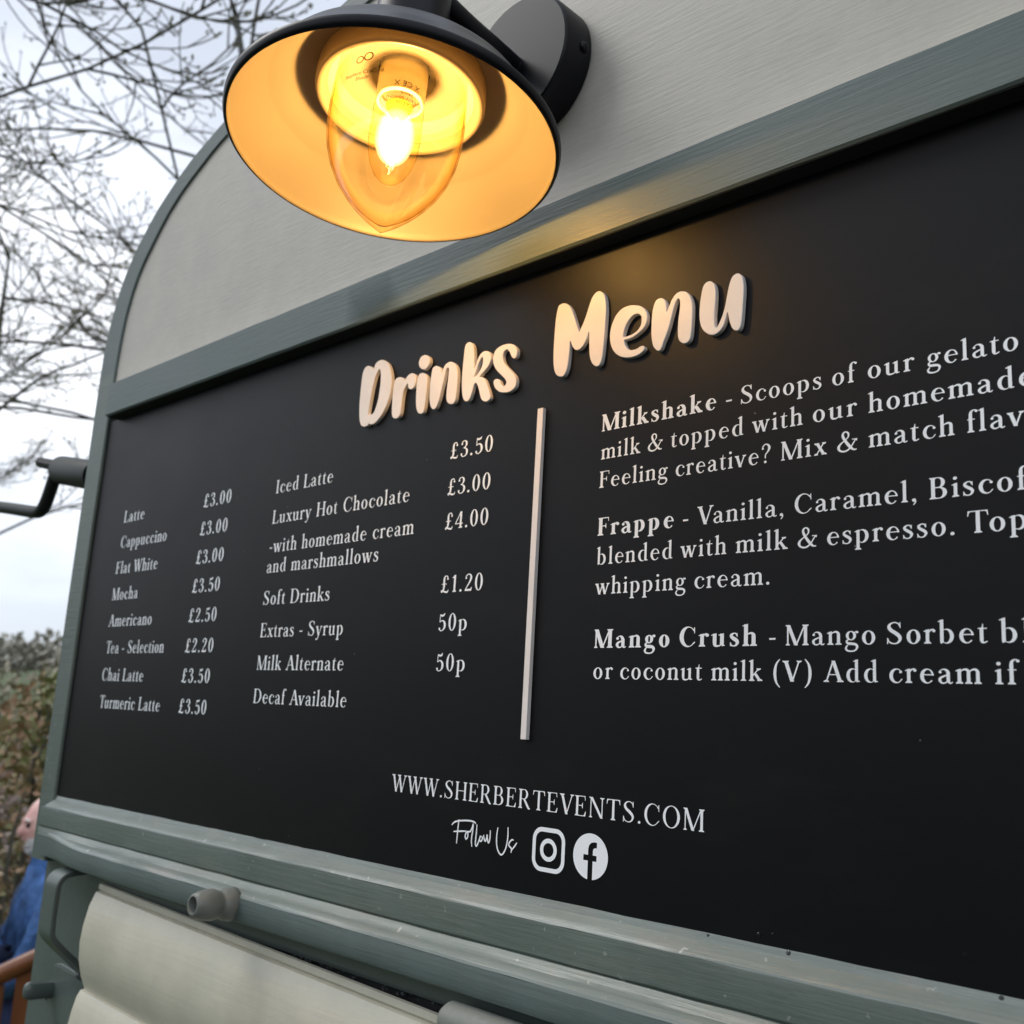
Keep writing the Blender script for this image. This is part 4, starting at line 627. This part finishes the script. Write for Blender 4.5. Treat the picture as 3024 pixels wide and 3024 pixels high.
# emissive shell added round the filaments to imitate bloom: a soft bright core
def glowm():
    m = bpy.data.materials.new('filament_glow'); m.use_nodes = True; N = m.node_tree.nodes; L = m.node_tree.links; N.clear()
    o = N.new('ShaderNodeOutputMaterial'); e = N.new('ShaderNodeEmission'); t = N.new('ShaderNodeBsdfTransparent'); mx = N.new('ShaderNodeAddShader'); lw = N.new('ShaderNodeLayerWeight'); lw.inputs[0].default_value = .5
    r = ramp(N, L, lw.outputs['Facing'], [(0, (1.6,) * 3), (.3, (1.1,) * 3), (.65, (.35,) * 3), (1, (0, 0, 0))]); L.new(r.outputs[0], e.inputs[1]); e.inputs[0].default_value = (1, .86, .45, 1); pass
    L.new(t.outputs[0], mx.inputs[0]); L.new(e.outputs[0], mx.inputs[1]); L.new(mx.outputs[0], o.inputs[0]); return m
MB().lathe([(.001, .24)] + [(.120 * math.sin(math.pi * i / 16), .09 + .19 * math.cos(math.pi * i / 16)) for i in range(1, 16)] + [(.001, -.12)], 40, ML).build('filament_halo', glowm(), bulb, True, 180)
pl = bpy.data.lights.new('lamp_light', 'POINT'); pl.energy = 1.02; pl.color = (1.0, .57, .20); pl.shadow_soft_size = .007
po = bpy.data.objects.new('lamp_light', pl); COL.objects.link(po); po.location = ML @ Vector((0, 0, .08)); po.parent = lamp; po.matrix_parent_inverse = lamp.matrix_world.inverted()
# back plate, arm and screw
PC = W(-.983, .003, .952); MP = Matrix.Translation(PC) @ Matrix.Rotation(math.pi / 2, 4, 'X')
back = MB().lathe([(.102 * D, 0), (.102 * D, .046 * D), (.1008 * D, .0505 * D), (.098 * D, .053 * D), (.001, .053 * D)], 96, MP).build('back_plate', MT['lampblack'], lamp, True, 30)
def screw(at, ax, r):
    M = Matrix.Translation(at) @ ax.to_track_quat('Z', 'Y').to_matrix().to_4x4()
    s = MB().lathe([(r * .55, -.002), (r * .55, 0), (r, 0), (r, r * .25), (r * .8, r * .5), (r * .3, r * .62), (.00005, r * .62)], 24, M).build('screw', MT['lampblack'], back, True, 40)
    b = MB(); m3 = M @ Matrix.Translation((0, 0, r * .62))
    for a in (0, math.pi / 2):
        m4 = m3 @ Matrix.Rotation(a, 4, 'Z'); vs = [m4 @ Vector(q) for q in ((-r * .5, -r * .09, 0), (r * .5, -r * .09, 0), (r * .5, r * .09, 0), (-r * .5, r * .09, 0), (-r * .5, -r * .09, .0002), (r * .5, -r * .09, .0002), (r * .5, r * .09, .0002), (-r * .5, r * .09, .0002))]
        b.add(vs, [(0, 1, 2, 3), (4, 5, 6, 7), (0, 1, 5, 4), (1, 2, 6, 5), (2, 3, 7, 6), (3, 0, 4, 7)])
    b.build('cross_slot', MT['dark'], back)
screw(W(-.983 + .102, .019, .952 - .004), Vector((1, 0, 0)), .0045)
b = MB(); pts = [W(-.983, .053, .942), W(-.983, .10, .949), W(-.985, .15, .958), W(-.988, .20, .972), W(-.990, .235, .985)]
b.tube(bez(pts, 5), .0150 * D, 20); b.build('arm', MT['lampblack'], lamp, True, 60)
MB().lathe([(.0155 * D, 0), (.0155 * D, .004 * D), (.010 * D, .012 * D)], 24, Matrix.Translation(W(-.983, .054, .942)) @ Matrix.Rotation(math.pi / 2, 4, 'X'), cap1=True).build('arm_collar', MT['lampblack'], lamp, True, 40)
# printed notes on the lamp: warning on the glass, rating marks on the bulb collar
ink_m = mat('brown_print', (.03, .012, .002), .6)
def print_on(body, ang, h, r, size, parent, turned=False):
    """flat print wrapped round the lamp's axis on a skin of radius r"""
    cu = bpy.data.curves.new('print', 'FONT'); cu.body = body; cu.size = size; cu.align_x = 'CENTER'; cu.space_line = 1.05
    o = bpy.data.objects.new('print', cu); COL.objects.link(o); dg = bpy.context.evaluated_depsgraph_get(); me = bpy.data.meshes.new_from_object(o.evaluated_get(dg)); bpy.data.objects.remove(o)
    k = -1 if turned else 1
    for v in me.vertices:
        a = math.radians(ang) + k * v.co.x / (r * R0); v.co = ML @ Vector((r * math.cos(a), r * math.sin(a), h + k * v.co.y / R0))
    me.materials.clear(); me.materials.append(ink_m); q = bpy.data.objects.new('printed_text', me); COL.objects.link(q); q.parent = parent; q.matrix_parent_inverse = parent.matrix_world.inverted(); return q
print_on('Replace Cracked\nShade', 111, .215, .4135, .0044, glass_o)
print_on('O', 106, .300, .4115, .0085, glass_o); print_on('O', 114, .305, .4115, .0100, glass_o); print_on('-', 110, .315, .4115, .006, glass_o)
print_on('STATUS\n220-240V 50/60Hz\n24mA', 158, .235, .1565, .0040, bulb, True)
print_on('X CE X', 157, .385, .1520, .0062, bulb, True)
# ------------------------------------------------------------------ trees, hedge, people beyond the trailer
CAMP = Vector((0, -D, EYE))
def polar(az_deg, dist, z=0):       # direction measured from +Y towards -X, from the viewing spot
    a = math.radians(az_deg); return Vector((-math.sin(a) * dist, -D + math.cos(a) * dist, z))
MT['bark'] = mat('grey_bark', (.07, .06, .045), .85, nodes=lambda m, N, L, b: L.new(ramp(N, L, noise(N, L, 6, (1, 1, .3), 5, .7).outputs['Fac'], [(.3, (.055, .052, .042)), (.55, (.105, .10, .078)), (.75, (.15, .155, .09))]).outputs[0], b.inputs['Base Color']))
MT['bud'] = mat('olive_buds', (.15, .145, .055), .7)
def make_tree(name, base, height, seed, label, lean=(0, 0), reach=1.0, mains=9, cap=9000, zmin=2.5, thin=0):
    rn = random.Random(seed); root = empty(name, base, label, 'tree', 'bare budding trees behind the trailer')
    base = Vector(base); tr = MB(); br = MB(); tw = MB(); bu = MB()
    tp = [base + Vector((lean[0] * t + .12 * math.sin(t * 5 + seed), lean[1] * t, height * .80 * t)) for t in [i / 8 for i in range(9)]]
    tr.tube(tp, [.13 * (1 - .93 * i / 8) for i in range(9)], 10)
    nt_ = [0]
    def bud(p, d):
        for k in range(rn.choice((1, 1, 2, 2))):
            q = p + Vector((rn.uniform(-1, 1), rn.uniform(-1, 1), rn.uniform(-1, 1))) * .016; s = rn.uniform(.012, .022); e = (d + Vector((rn.uniform(-.6, .6), rn.uniform(-.6, .6), rn.uniform(-.2, .8)))).normalized(); a = e.orthogonal().normalized() * s * .42; c = e.cross(a)
            bu.add([q - e * s, q + a, q + c, q - a, q - c, q + e * s], [(0, 2, 1), (0, 3, 2), (0, 4, 3), (0, 1, 4), (5, 1, 2), (5, 2, 3), (5, 3, 4), (5, 4, 1)])
    def grow(p, d, ln, r, lv):
        if nt_[0] > cap or (lv > 0 and p.z < zmin): return
        n = (9, 8, 6, 4)[lv]; pts = [p]; rs = [r]; dd = d.normalized(); rmin = (.012, .008, .0055, .0042)[lv]; sw = rn.uniform(-.03, .03)
        side = dd.cross(Vector((0, 0, 1))).normalized() if abs(dd.z) < .95 else Vector((1, 0, 0))
        for i in range(n):
            t = i / n; lift = (-.10 if t < .5 else .10) if lv == 0 else (-.05 if t < .35 else .20)
            dd = (dd + side * sw + Vector((rn.gauss(0, .06), rn.gauss(0, .06), rn.gauss(0, .05) + lift))).normalized()
            pts.append(pts[-1] + dd * ln / n); rs.append(max(rmin * .7, r * (1 - .75 * (i + 1) / n)))
        (br if lv < 2 else tw).tube(pts, rs, 7 if lv == 0 else (5 if lv == 1 else 4), caps=False); nt_[0] += 1
        if lv >= 2: bud(pts[-1], dd)
        if lv == 3:
            if rn.random() < .6: bud(pts[2], dd)
            return
        sgn = rn.choice((-1, 1))
        for i in range(2 if lv == 0 else 1, n + (1 if lv < 2 else 0)):
            if rn.random() < (.10, .12, .25)[lv] + thin: continue
            t = (pts[i] - pts[i - 1]).normalized(); s2 = t.cross(Vector((rn.gauss(0, .35), rn.gauss(0, .35), 1))).normalized() * sgn; sgn = -sgn
            a_ = rn.uniform(.5, .85); grow(pts[i], t * math.cos(a_) + s2 * math.sin(a_) + Vector((0, 0, rn.uniform(-.15, .25))), ln * rn.uniform(.34, .52) * (1.1 - .45 * i / n), max(rs[i] * .6, rmin * .75), lv + 1)
    for k in range(mains):
        t = .42 + .56 * k / (mains - 1); i = t * 8; a = tp[int(min(i, 7))].lerp(tp[int(min(i, 7)) + 1], i - int(min(i, 7)))
        an = rn.uniform(0, 6.28); e = math.radians(rn.uniform(5, 55) * (.5 + t * .7)); dv = Vector((math.cos(an) * math.cos(e), math.sin(an) * math.cos(e), math.sin(e)))
        grow(a, dv, height * .36 * reach * rn.uniform(.8, 1.15), .017 * rn.uniform(.7, 1.1), 0)
    tr.build('trunk', MT['bark'], root, True); br.build('branches', MT['bark'], root, True)
    tag(tw.build('twigs', MT['bark'], root), kind='stuff'); tag(bu.build('buds', MT['bud'], root), kind='stuff'); return root
make_tree('bare_tree', polar(81, 7.4), 8.6, 11, 'nearest bare tree with olive buds, crowding the left edge of the sky', reach=1.05, mains=17, cap=7000, zmin=2.7, thin=.14)
make_tree('bare_tree', polar(62, 9.0), 9.6, 23, 'bare tree with grey twigs reaching behind the lit lamp', reach=1.05, mains=12, cap=4200, zmin=3.0, thin=.2)
make_tree('bare_tree', polar(72.5, 11), 7.6, 37, 'farther bare tree whose drooping twigs hang low beside the corner post', reach=1.1, mains=9, cap=2200, zmin=2.4)
# hedge and bank
def leafcloud(name, parent, boxes, n, size, mt, seed, kind='stuff'):
    rn = random.Random(seed); b = MB()
    for _ in range(n):
        c, rx, ry, rz = rn.choice(boxes)
        while 1:
            p = Vector((rn.uniform(-1, 1), rn.uniform(-1, 1), rn.uniform(-1, 1)))
            if p.length < 1 and rn.random() < .25 + p.length: break
        p = Vector(c) + Vector((p.x * rx, p.y * ry, p.z * rz)); s = size * rn.uniform(.5, 1.3)
        a = Vector((rn.gauss(0, 1), rn.gauss(0, 1), rn.gauss(0, 1))).normalized() * s; e = a.orthogonal().normalized() * s * .5
        b.add([p - a, p + e + a * .1, p + a, p - e + a * .1], [(0, 1, 2, 3)])
    o = b.build(name, mt, parent); return tag(o, kind=kind)
def leafmat(name, stops): return mat(name, stops[0][1], .6, nodes=lambda m, N, L, b: L.new(ramp(N, L, noise(N, L, 2.2, (1, 1, 1), 5, .8).outputs['Fac'], stops).outputs[0], b.inputs['Base Color']))
MT['lf_green'] = leafmat('spring_leaves', [(.3, (.035, .06, .015)), (.5, (.09, .13, .03)), (.62, (.22, .26, .04)), (.8, (.10, .10, .04))])
MT['lf_brown'] = leafmat('dead_bramble', [(.3, (.20, .155, .125)), (.48, (.40, .31, .275)), (.6, (.50, .43, .39)), (.75, (.26, .28, .09))])
MT['lf_rust'] = leafmat('copper_leaves', [(.3, (.08, .11, .03)), (.45, (.20, .22, .08)), (.58, (.36, .20, .12)), (.7, (.48, .45, .30))])
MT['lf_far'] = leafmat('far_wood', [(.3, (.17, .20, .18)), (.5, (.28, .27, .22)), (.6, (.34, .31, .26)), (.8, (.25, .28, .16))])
def shrub(name, label, cat, base, specs, mt, n, size, seed, group=None):
    root = empty(name, base, label, cat, group); rn = random.Random(seed); b = MB(); bs = Vector(base)
    boxes = [((bs.x + x, bs.y + y, bs.z + z), rx, ry, rz) for x, y, z, rx, ry, rz in specs]
    for c, rx, ry, rz in boxes:
        for _ in range(9):
            q = Vector(c) + Vector((rn.uniform(-1, 1) * rx * .8, rn.uniform(-1, 1) * ry * .8, rn.uniform(.1, .9) * rz)); s = Vector((c[0] + rn.uniform(-.3, .3) * rx, c[1] + rn.uniform(-.3, .3) * ry, bs.z)); b.tube(bez([s, s.lerp(q, .5) + Vector((rn.uniform(-.1, .1), rn.uniform(-.1, .1), .08)), q], 4), [.016, .014, .013, .012, .010, .009, .007, .006, .005][:9], 5)
    b.build('stems', MT['bark'], root); leafcloud('foliage', root, boxes, n, size, MT[mt], seed + 1)
    return root
p = polar(70.5, 9.0); shrub('bramble_hedge', 'tangled pinkish brown bramble hedge behind the seated people', 'hedge', p, [(-1.6 + .8 * k, -.4 + .5 * k * .4, .62, .75, .6, .78) for k in range(-1, 6)], 'lf_brown', 9000, .045, 61)
p = polar(68.6, 6.4); shrub('leafy_shrub', 'leafy shrub with yellow green and copper leaves beside the corner post', 'shrub', p, [(0, 0, .85, .42, .42, .62), (.1, .1, 1.45, .30, .30, .36), (-.25, .1, .5, .5, .4, .5)], 'lf_rust', 2600, .034, 71)
p = polar(71.4, 7.0); shrub('low_shrub', 'low lime green shrub above the bald man', 'shrub', p, [(0, 0, .62, .26, .26, .42), (-.5, .2, .45, .35, .3, .4)], 'lf_green', 1300, .035, 81)
MT['lf_olive'] = leafmat('winter_scrub', [(.3, (.12, .12, .07)), (.45, (.22, .20, .13)), (.58, (.30, .27, .19)), (.7, (.20, .24, .09))])
p = polar(70, 13); shrub('scrub_hedge', 'pale olive scrub hedge below the distant wood', 'hedge', p, [(-2.6 + 1.1 * k, -1.2 + .55 * k, .95 + .15 * math.sin(k * 2.1), 1.0, .8, 1.35 + .18 * math.sin(k * 1.7)) for k in range(0, 7)], 'lf_olive', 9000, .055, 91)
# grassy bank and distant wood
def bank():
    vs = []; fs = []; n = 24; m = 10
    for i in range(n + 1):
        for j in range(m + 1):
            az = 40 + 60 * i / n; t = j / m; p = polar(az, 12 + 50 * t, -.2 + 3.4 * math.sin(t * math.pi / 2) * (.85 + .15 * math.sin(i * 1.3))); vs.append(p)
    for i in range(n):
        for j in range(m): a = i * (m + 1) + j; fs.append((a, a + m + 1, a + m + 2, a + 1))
    return mesh('bank', vs, fs, ground_mat, None, True)
tag(bank(), kind='structure')
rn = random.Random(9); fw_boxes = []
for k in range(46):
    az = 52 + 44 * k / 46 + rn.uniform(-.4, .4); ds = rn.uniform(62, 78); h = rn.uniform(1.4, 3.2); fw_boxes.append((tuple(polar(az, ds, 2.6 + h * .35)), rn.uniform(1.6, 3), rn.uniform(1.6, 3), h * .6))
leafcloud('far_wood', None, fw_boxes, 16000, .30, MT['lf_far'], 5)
# ------------------------------------------------------------------ people
def skinned(verts, edges, rad, root=0, sub=2):
    me = bpy.data.meshes.new('t'); me.from_pydata([tuple(v) for v in verts], edges, []); o = bpy.data.objects.new('t', me); COL.objects.link(o)
    sk = o.modifiers.new('s', 'SKIN'); sk.use_smooth_shade = True; ly = me.skin_vertices[0].data
    for i, r in enumerate(rad): ly[i].radius = (r, r) if not isinstance(r, tuple) else r; ly[i].use_root = (i == root)
    ss = o.modifiers.new('u', 'SUBSURF'); ss.levels = sub; dg = bpy.context.evaluated_depsgraph_get(); out = bpy.data.meshes.new_from_object(o.evaluated_get(dg)); bpy.data.objects.remove(o); return out
def frm(me, M):
    return [M @ v.co for v in me.vertices], [tuple(p.vertices) for p in me.polygons]
def head_mesh(ctr, s):
    """local x forward, z up"""
    vs = []; fs = []; nu, nvv = 64, 48
    for j in range(nvv + 1):
        ph = math.pi * j / nvv; z = math.cos(ph)
        for i in range(nu):
            th = 2 * math.pi * i / nu; x = math.sin(ph) * math.cos(th); y = math.sin(ph) * math.sin(th)
            X = x * .098; Y = y * .076; Z = z * .122
            if z < 0: X *= 1 + .10 * (x > 0) * -z * 1.0; Y *= 1 - .34 * (-z) ** 1.4; X -= .03 * (-z) * (x < 0) * abs(x)
            f = max(0, x) ** 3
            def bumpf(yc, zc, sy, sz, a): return a * math.exp(-((Y - yc) / sy) ** 2 - ((Z - zc) / sz) ** 2) * (1 if x > 0 else 0)
            X += bumpf(0, -.018, .013, .020, .026) + bumpf(0, .008, .010, .022, .010)          # nose
            X += bumpf(0, .032, .05, .010, .007) - bumpf(.030, .010, .014, .010, .009) - bumpf(-.030, .010, .014, .010, .009)
            X += bumpf(0, -.052, .022, .006, .006) + bumpf(0, -.066, .022, .006, .006) - bumpf(0, -.0585, .024, .003, .005) + bumpf(0, -.093, .026, .014, .012)
            vs.append(Vector((X, Y, Z)) * s)
    for j in range(nvv):
        for i in range(nu): a = j * nu + i; b = j * nu + (i + 1) % nu; fs.append((a, b, b + nu, a + nu))
    b = MB(); b.add(vs, fs)
    for sg in (1, -1):          # ears
        b.lathe([(.004 * s, 0), (.017 * s, .004 * s), (.021 * s, .009 * s), (.015 * s, .011 * s), (.008 * s, .005 * s)], 14, Matrix.Translation(Vector((-.004, sg * .071, -.004)) * s) @ Matrix.Rotation(math.radians(-90 * sg), 4, 'X') @ Matrix.Diagonal((.8, 1.35, 1, 1)))
    return b
eye_m = mat('dark_eye', (.05, .03, .025), .2)
def person(base, face_az, label, coat, shirt, trouser, skin, hairm, beard=True, s=1.0):
    """seated figure: local x forward, z up, origin on the ground below the pelvis"""
    M = Matrix.Translation(Vector(base)) @ Matrix.Rotation(face_az, 4, 'Z') @ Matrix.Diagonal((s, s, s, 1))
    root = empty('person', base, label, 'person')
    V = [(0, 0, .52), (.0, 0, .66), (.02, 0, .82), (.03, 0, .97), (.045, 0, 1.07), (.055, 0, 1.14)]; Rr = [(.17, .13), (.16, .12), (.17, .125), (.175, .12), (.075, .07), (.058, .058)]; E = [(0, 1), (1, 2), (2, 3), (3, 4), (4, 5)]
    def chain(st, pts, rs):
        p = st
        for q, r in zip(pts, rs): V.append(q); Rr.append(r); E.append((p, len(V) - 1)); p = len(V) - 1
        return p
    hands = []
    for sg in (1, -1):
        a = chain(3, [(.03, sg * .17, 1.0), (.06, sg * .225, .90), (.12, sg * .25, .74), (.25, sg * .20, .69), (.36, sg * .12, .70)], [.062, .056, .046, .040, .029])
        h = chain(a, [(.40, sg * .10, .705), (.43, sg * .09, .70)], [(.038, .018), (.038, .016)]); hands.append(sg)
        for k, (dy, ln) in enumerate(((-.026, .062), (-.009, .074), (.009, .070), (.025, .056))):
            chain(h, [(.450, sg * .09 + dy, .70), (.450 + ln * .5, sg * .09 + dy * 1.15, .695), (.450 + ln * .85, sg * .09 + dy * 1.2, .675)], [.0092, .0088, .0078])
        chain(a, [(.395, sg * .09 - sg * .038, .715), (.425, sg * .09 - sg * .052, .712)], [.010, .009])
        chain(0, [(.06, sg * .10, .52), (.25, sg * .13, .53), (.44, sg * .14, .52), (.45, sg * .14, .30), (.43, sg * .14, .10), (.47, sg * .14, .045), (.57, sg * .15, .035)], [.095, .088, .066, .056, .042, .040, .034])
    me = skinned(V, E, Rr, 0, 1)
    b = MB(); v, f = frm(me, M); b.add(v, f)
    hd = head_mesh(None, 1.0); MH = M @ Matrix.Translation((.075, 0, 1.265)) @ Matrix.Rotation(math.radians(6), 4, 'Y'); b.add([MH @ q for q in hd.v], hd.f)
    body = b.build('body', skin, root, True)
    # clothing: the same surface pushed out a little
    def clothe(name, m, test, off, bmx=.5):
        mm = me.copy(); vsn = [(q.co + q.normal * off) for q in mm.vertices]; fsn = [tuple(p.vertices) for p in mm.polygons if test(p.center)]
        used = sorted({i for q in fsn for i in q}); ix = {k: i for i, k in enumerate(used)}
        rn = random.Random(3); vv_ = [M @ (vsn[k] + Vector((rn.uniform(-1, 1), rn.uniform(-1, 1), rn.uniform(-1, 1))) * .004) for k in used]
        o = mesh(name, vv_, [tuple(ix[i] for i in q) for q in fsn], m, root, True); md = o.modifiers.new('s', 'SOLIDIFY'); md.thickness = .01; md.offset = 1; return o
    clothe('jacket', coat, lambda c: (c.z > .60 and c.z < 1.11 and c.x < .355) and not (c.z < .66 and c.x > .2 and abs(c.y) < .1), .016)
    clothe('trousers', trouser, lambda c: (c.z < .60 and not (c.z < .075)) , .010)
    shoe_m = mat('dark_shoe', (.02, .02, .02), .5)
    for sg in (1, -1): clothe('shoe', shoe_m, lambda c: c.z <= .085 and c.y * sg > 0, .012)
    if shirt:
        for sg in (1, -1): clothe('sleeve_panel', shirt, lambda c: c.z > .66 and c.z < .88 and c.y * sg > .17 and c.x < .10 and c.x > -.25, .0285)
    cb = MB(); cb.lathe([(.078, 1.075), (.084, 1.10), (.080, 1.145), (.074, 1.145), (.070, 1.09)], 24, M @ Matrix.Translation((.045, 0, 0))); cb.build('collar', coat, root, True)
    for sg in (1, -1):
        MB().lathe([(.0005, -.012)] + [(.012 * math.sin(math.pi * i / 8), -.012 * math.cos(math.pi * i / 8)) for i in range(1, 8)] + [(.0005, .012)], 14, MH @ Matrix.Translation((.083, sg * .030, .010))).build('eye', eye_m, root, True)
        MB().tube([MH @ Vector((.090, sg * .015, .030)), MH @ Vector((.092, sg * .030, .034)), MH @ Vector((.080, sg * .046, .028))], [.004, .005, .003], 6).build('eyebrow', hairm, root, True)
    def hair(name, cond, off, m):
        us = [i for i, q in enumerate(hd.v[:49 * 64]) if cond(q)]; st_ = set(us); vsn = []; ix = {}
        rn = random.Random(6)
        for i in us: ix[i] = len(vsn); vsn.append(MH @ (hd.v[i] * (1 + off / .1 * rn.uniform(.6, 1.4))))
        fsn = [tuple(ix[k] for k in q) for q in hd.f if all(k in st_ for k in q)]
        if fsn: mesh(name, vsn, fsn, m, root, True)
    if beard:
        hair('beard', lambda q: q.z + .018 * math.sin(q.y * 90) * .3 < -.036 - max(0, q.x - .06) * .2 and q.x > -.018 and not (abs(q.z + .0585) < .006 and abs(q.y) < .02), .009, hairm)
        hair('hair', lambda q: -.06 < q.z < .030 + .02 * math.sin(q.y * 60) and q.x < -.022, .004, hairm)
    else: hair('hair', lambda q: (q.z > .03 or q.x < -.02) and q.z > -.06, .010, hairm)
    return root
skin = mat('fair_skin', (.70, .40, .35), .45, nodes=lambda m, N, L, b: L.new(ramp(N, L, noise(N, L, 22, (1, 1, 1), 4, .6).outputs['Fac'], [(.3, (.68, .32, .29)), (.5, (.82, .48, .43)), (.7, (.88, .62, .55))]).outputs[0], b.inputs['Base Color'])); white_h = mat('white_hair', (.92, .90, .87), .8)
def cloth(name, c): return mat(name, c, .85, nodes=lambda m, N, L, b: (L.new(ramp(N, L, noise(N, L, 7, (1, 1, .5), 5, .7).outputs['Fac'], [(.35, tuple(q * .45 for q in c)), (.5, c), (.65, tuple(min(1, q * 1.7) for q in c))]).outputs[0], b.inputs['Base Color']), bump(N, L, b, [(noise(N, L, 9, (1, 1, .6), 4).outputs['Fac'], 1, .06)])))
blue = cloth('royal_blue_fleece', (.045, .115, .29)); lblue = cloth('pale_blue_sleeve', (.22, .38, .68)); navy = cloth('navy_cloth', (.012, .02, .055))
FACE = math.radians(-104)
pm = polar(66.1, 4.6); person((pm.x, pm.y, 0), FACE, 'bald man with a white beard in a blue jacket, sitting behind the brown chair', blue, lblue, navy, skin, white_h, s=.93)
pm2 = polar(72.0, 4.7); person((pm2.x, pm2.y, 0), math.radians(60), 'person in a navy coat sitting at the left edge facing the bald man', navy, None, navy, skin, mat('dark_hair', (.03, .022, .018), .7), beard=False)
# brown curved chair
def chair(base, rz, label):
    root = empty('chair', base, label, 'chair'); M = Matrix.Translation(Vector(base)) @ Matrix.Rotation(rz, 4, 'Z')
    wood = mat('orange_brown_wood', (.22, .075, .025), .32, nodes=lambda m, N, L, b: L.new(ramp(N, L, noise(N, L, 9, (1, 1, .15), 5).outputs['Fac'], [(.3, (.12, .035, .012)), (.7, (.30, .11, .035))]).outputs[0], b.inputs['Base Color']))
    b = MB(); rail_p = []
    for i in range(25):
        a = math.radians(70 + 220 * i / 24); hh = 1.04 - .34 * (abs(i - 12) / 12) ** 1.1; rail_p.append(M @ Vector((.30 * math.cos(a), .31 * math.sin(a), hh)))
    b.tube(rail_p, .024, 12); b.build('top_rail', wood, root, True)
    for i in range(15):
        a = math.radians(78 + 204 * i / 14); hh = 1.03 - .34 * (abs(i - 7) / 7) ** 1.1; p0 = M @ Vector((.27 * math.cos(a), .28 * math.sin(a), .44)); p1 = M @ Vector((.30 * math.cos(a), .31 * math.sin(a), hh)); t = Vector((-math.sin(a + rz), math.cos(a + rz), 0)) * .024; n_ = Vector((math.cos(a + rz), math.sin(a + rz), 0)) * .006
        v = [p + q * t + r * n_ for p in (p0, p1) for q, r in ((-1, -1), (1, -1), (1, 1), (-1, 1))]; mesh('back_slat', v, [(0, 1, 2, 3), (4, 5, 6, 7), (0, 1, 5, 4), (1, 2, 6, 5), (2, 3, 7, 6), (3, 0, 4, 7)], wood, root)
    MB().lathe([(.001, .425), (.28, .425), (.29, .435), (.28, .452), (.001, .452)], 32, M).build('seat', wood, root, True, 40)
    for sx in (-1, 1):
        for sy in (-1, 1): MB().tube([M @ Vector((sx * .20, sy * .20, .43)), M @ Vector((sx * .24, sy * .24, 0))], [.02, .015], 10).build('leg', wood, root, True, 50)
    return root
pc_ = polar(65.6, 3.35); chair((pc_.x, pc_.y, 0), math.radians(156), 'orange brown curved wooden chair standing nearest, in front of the bald man')
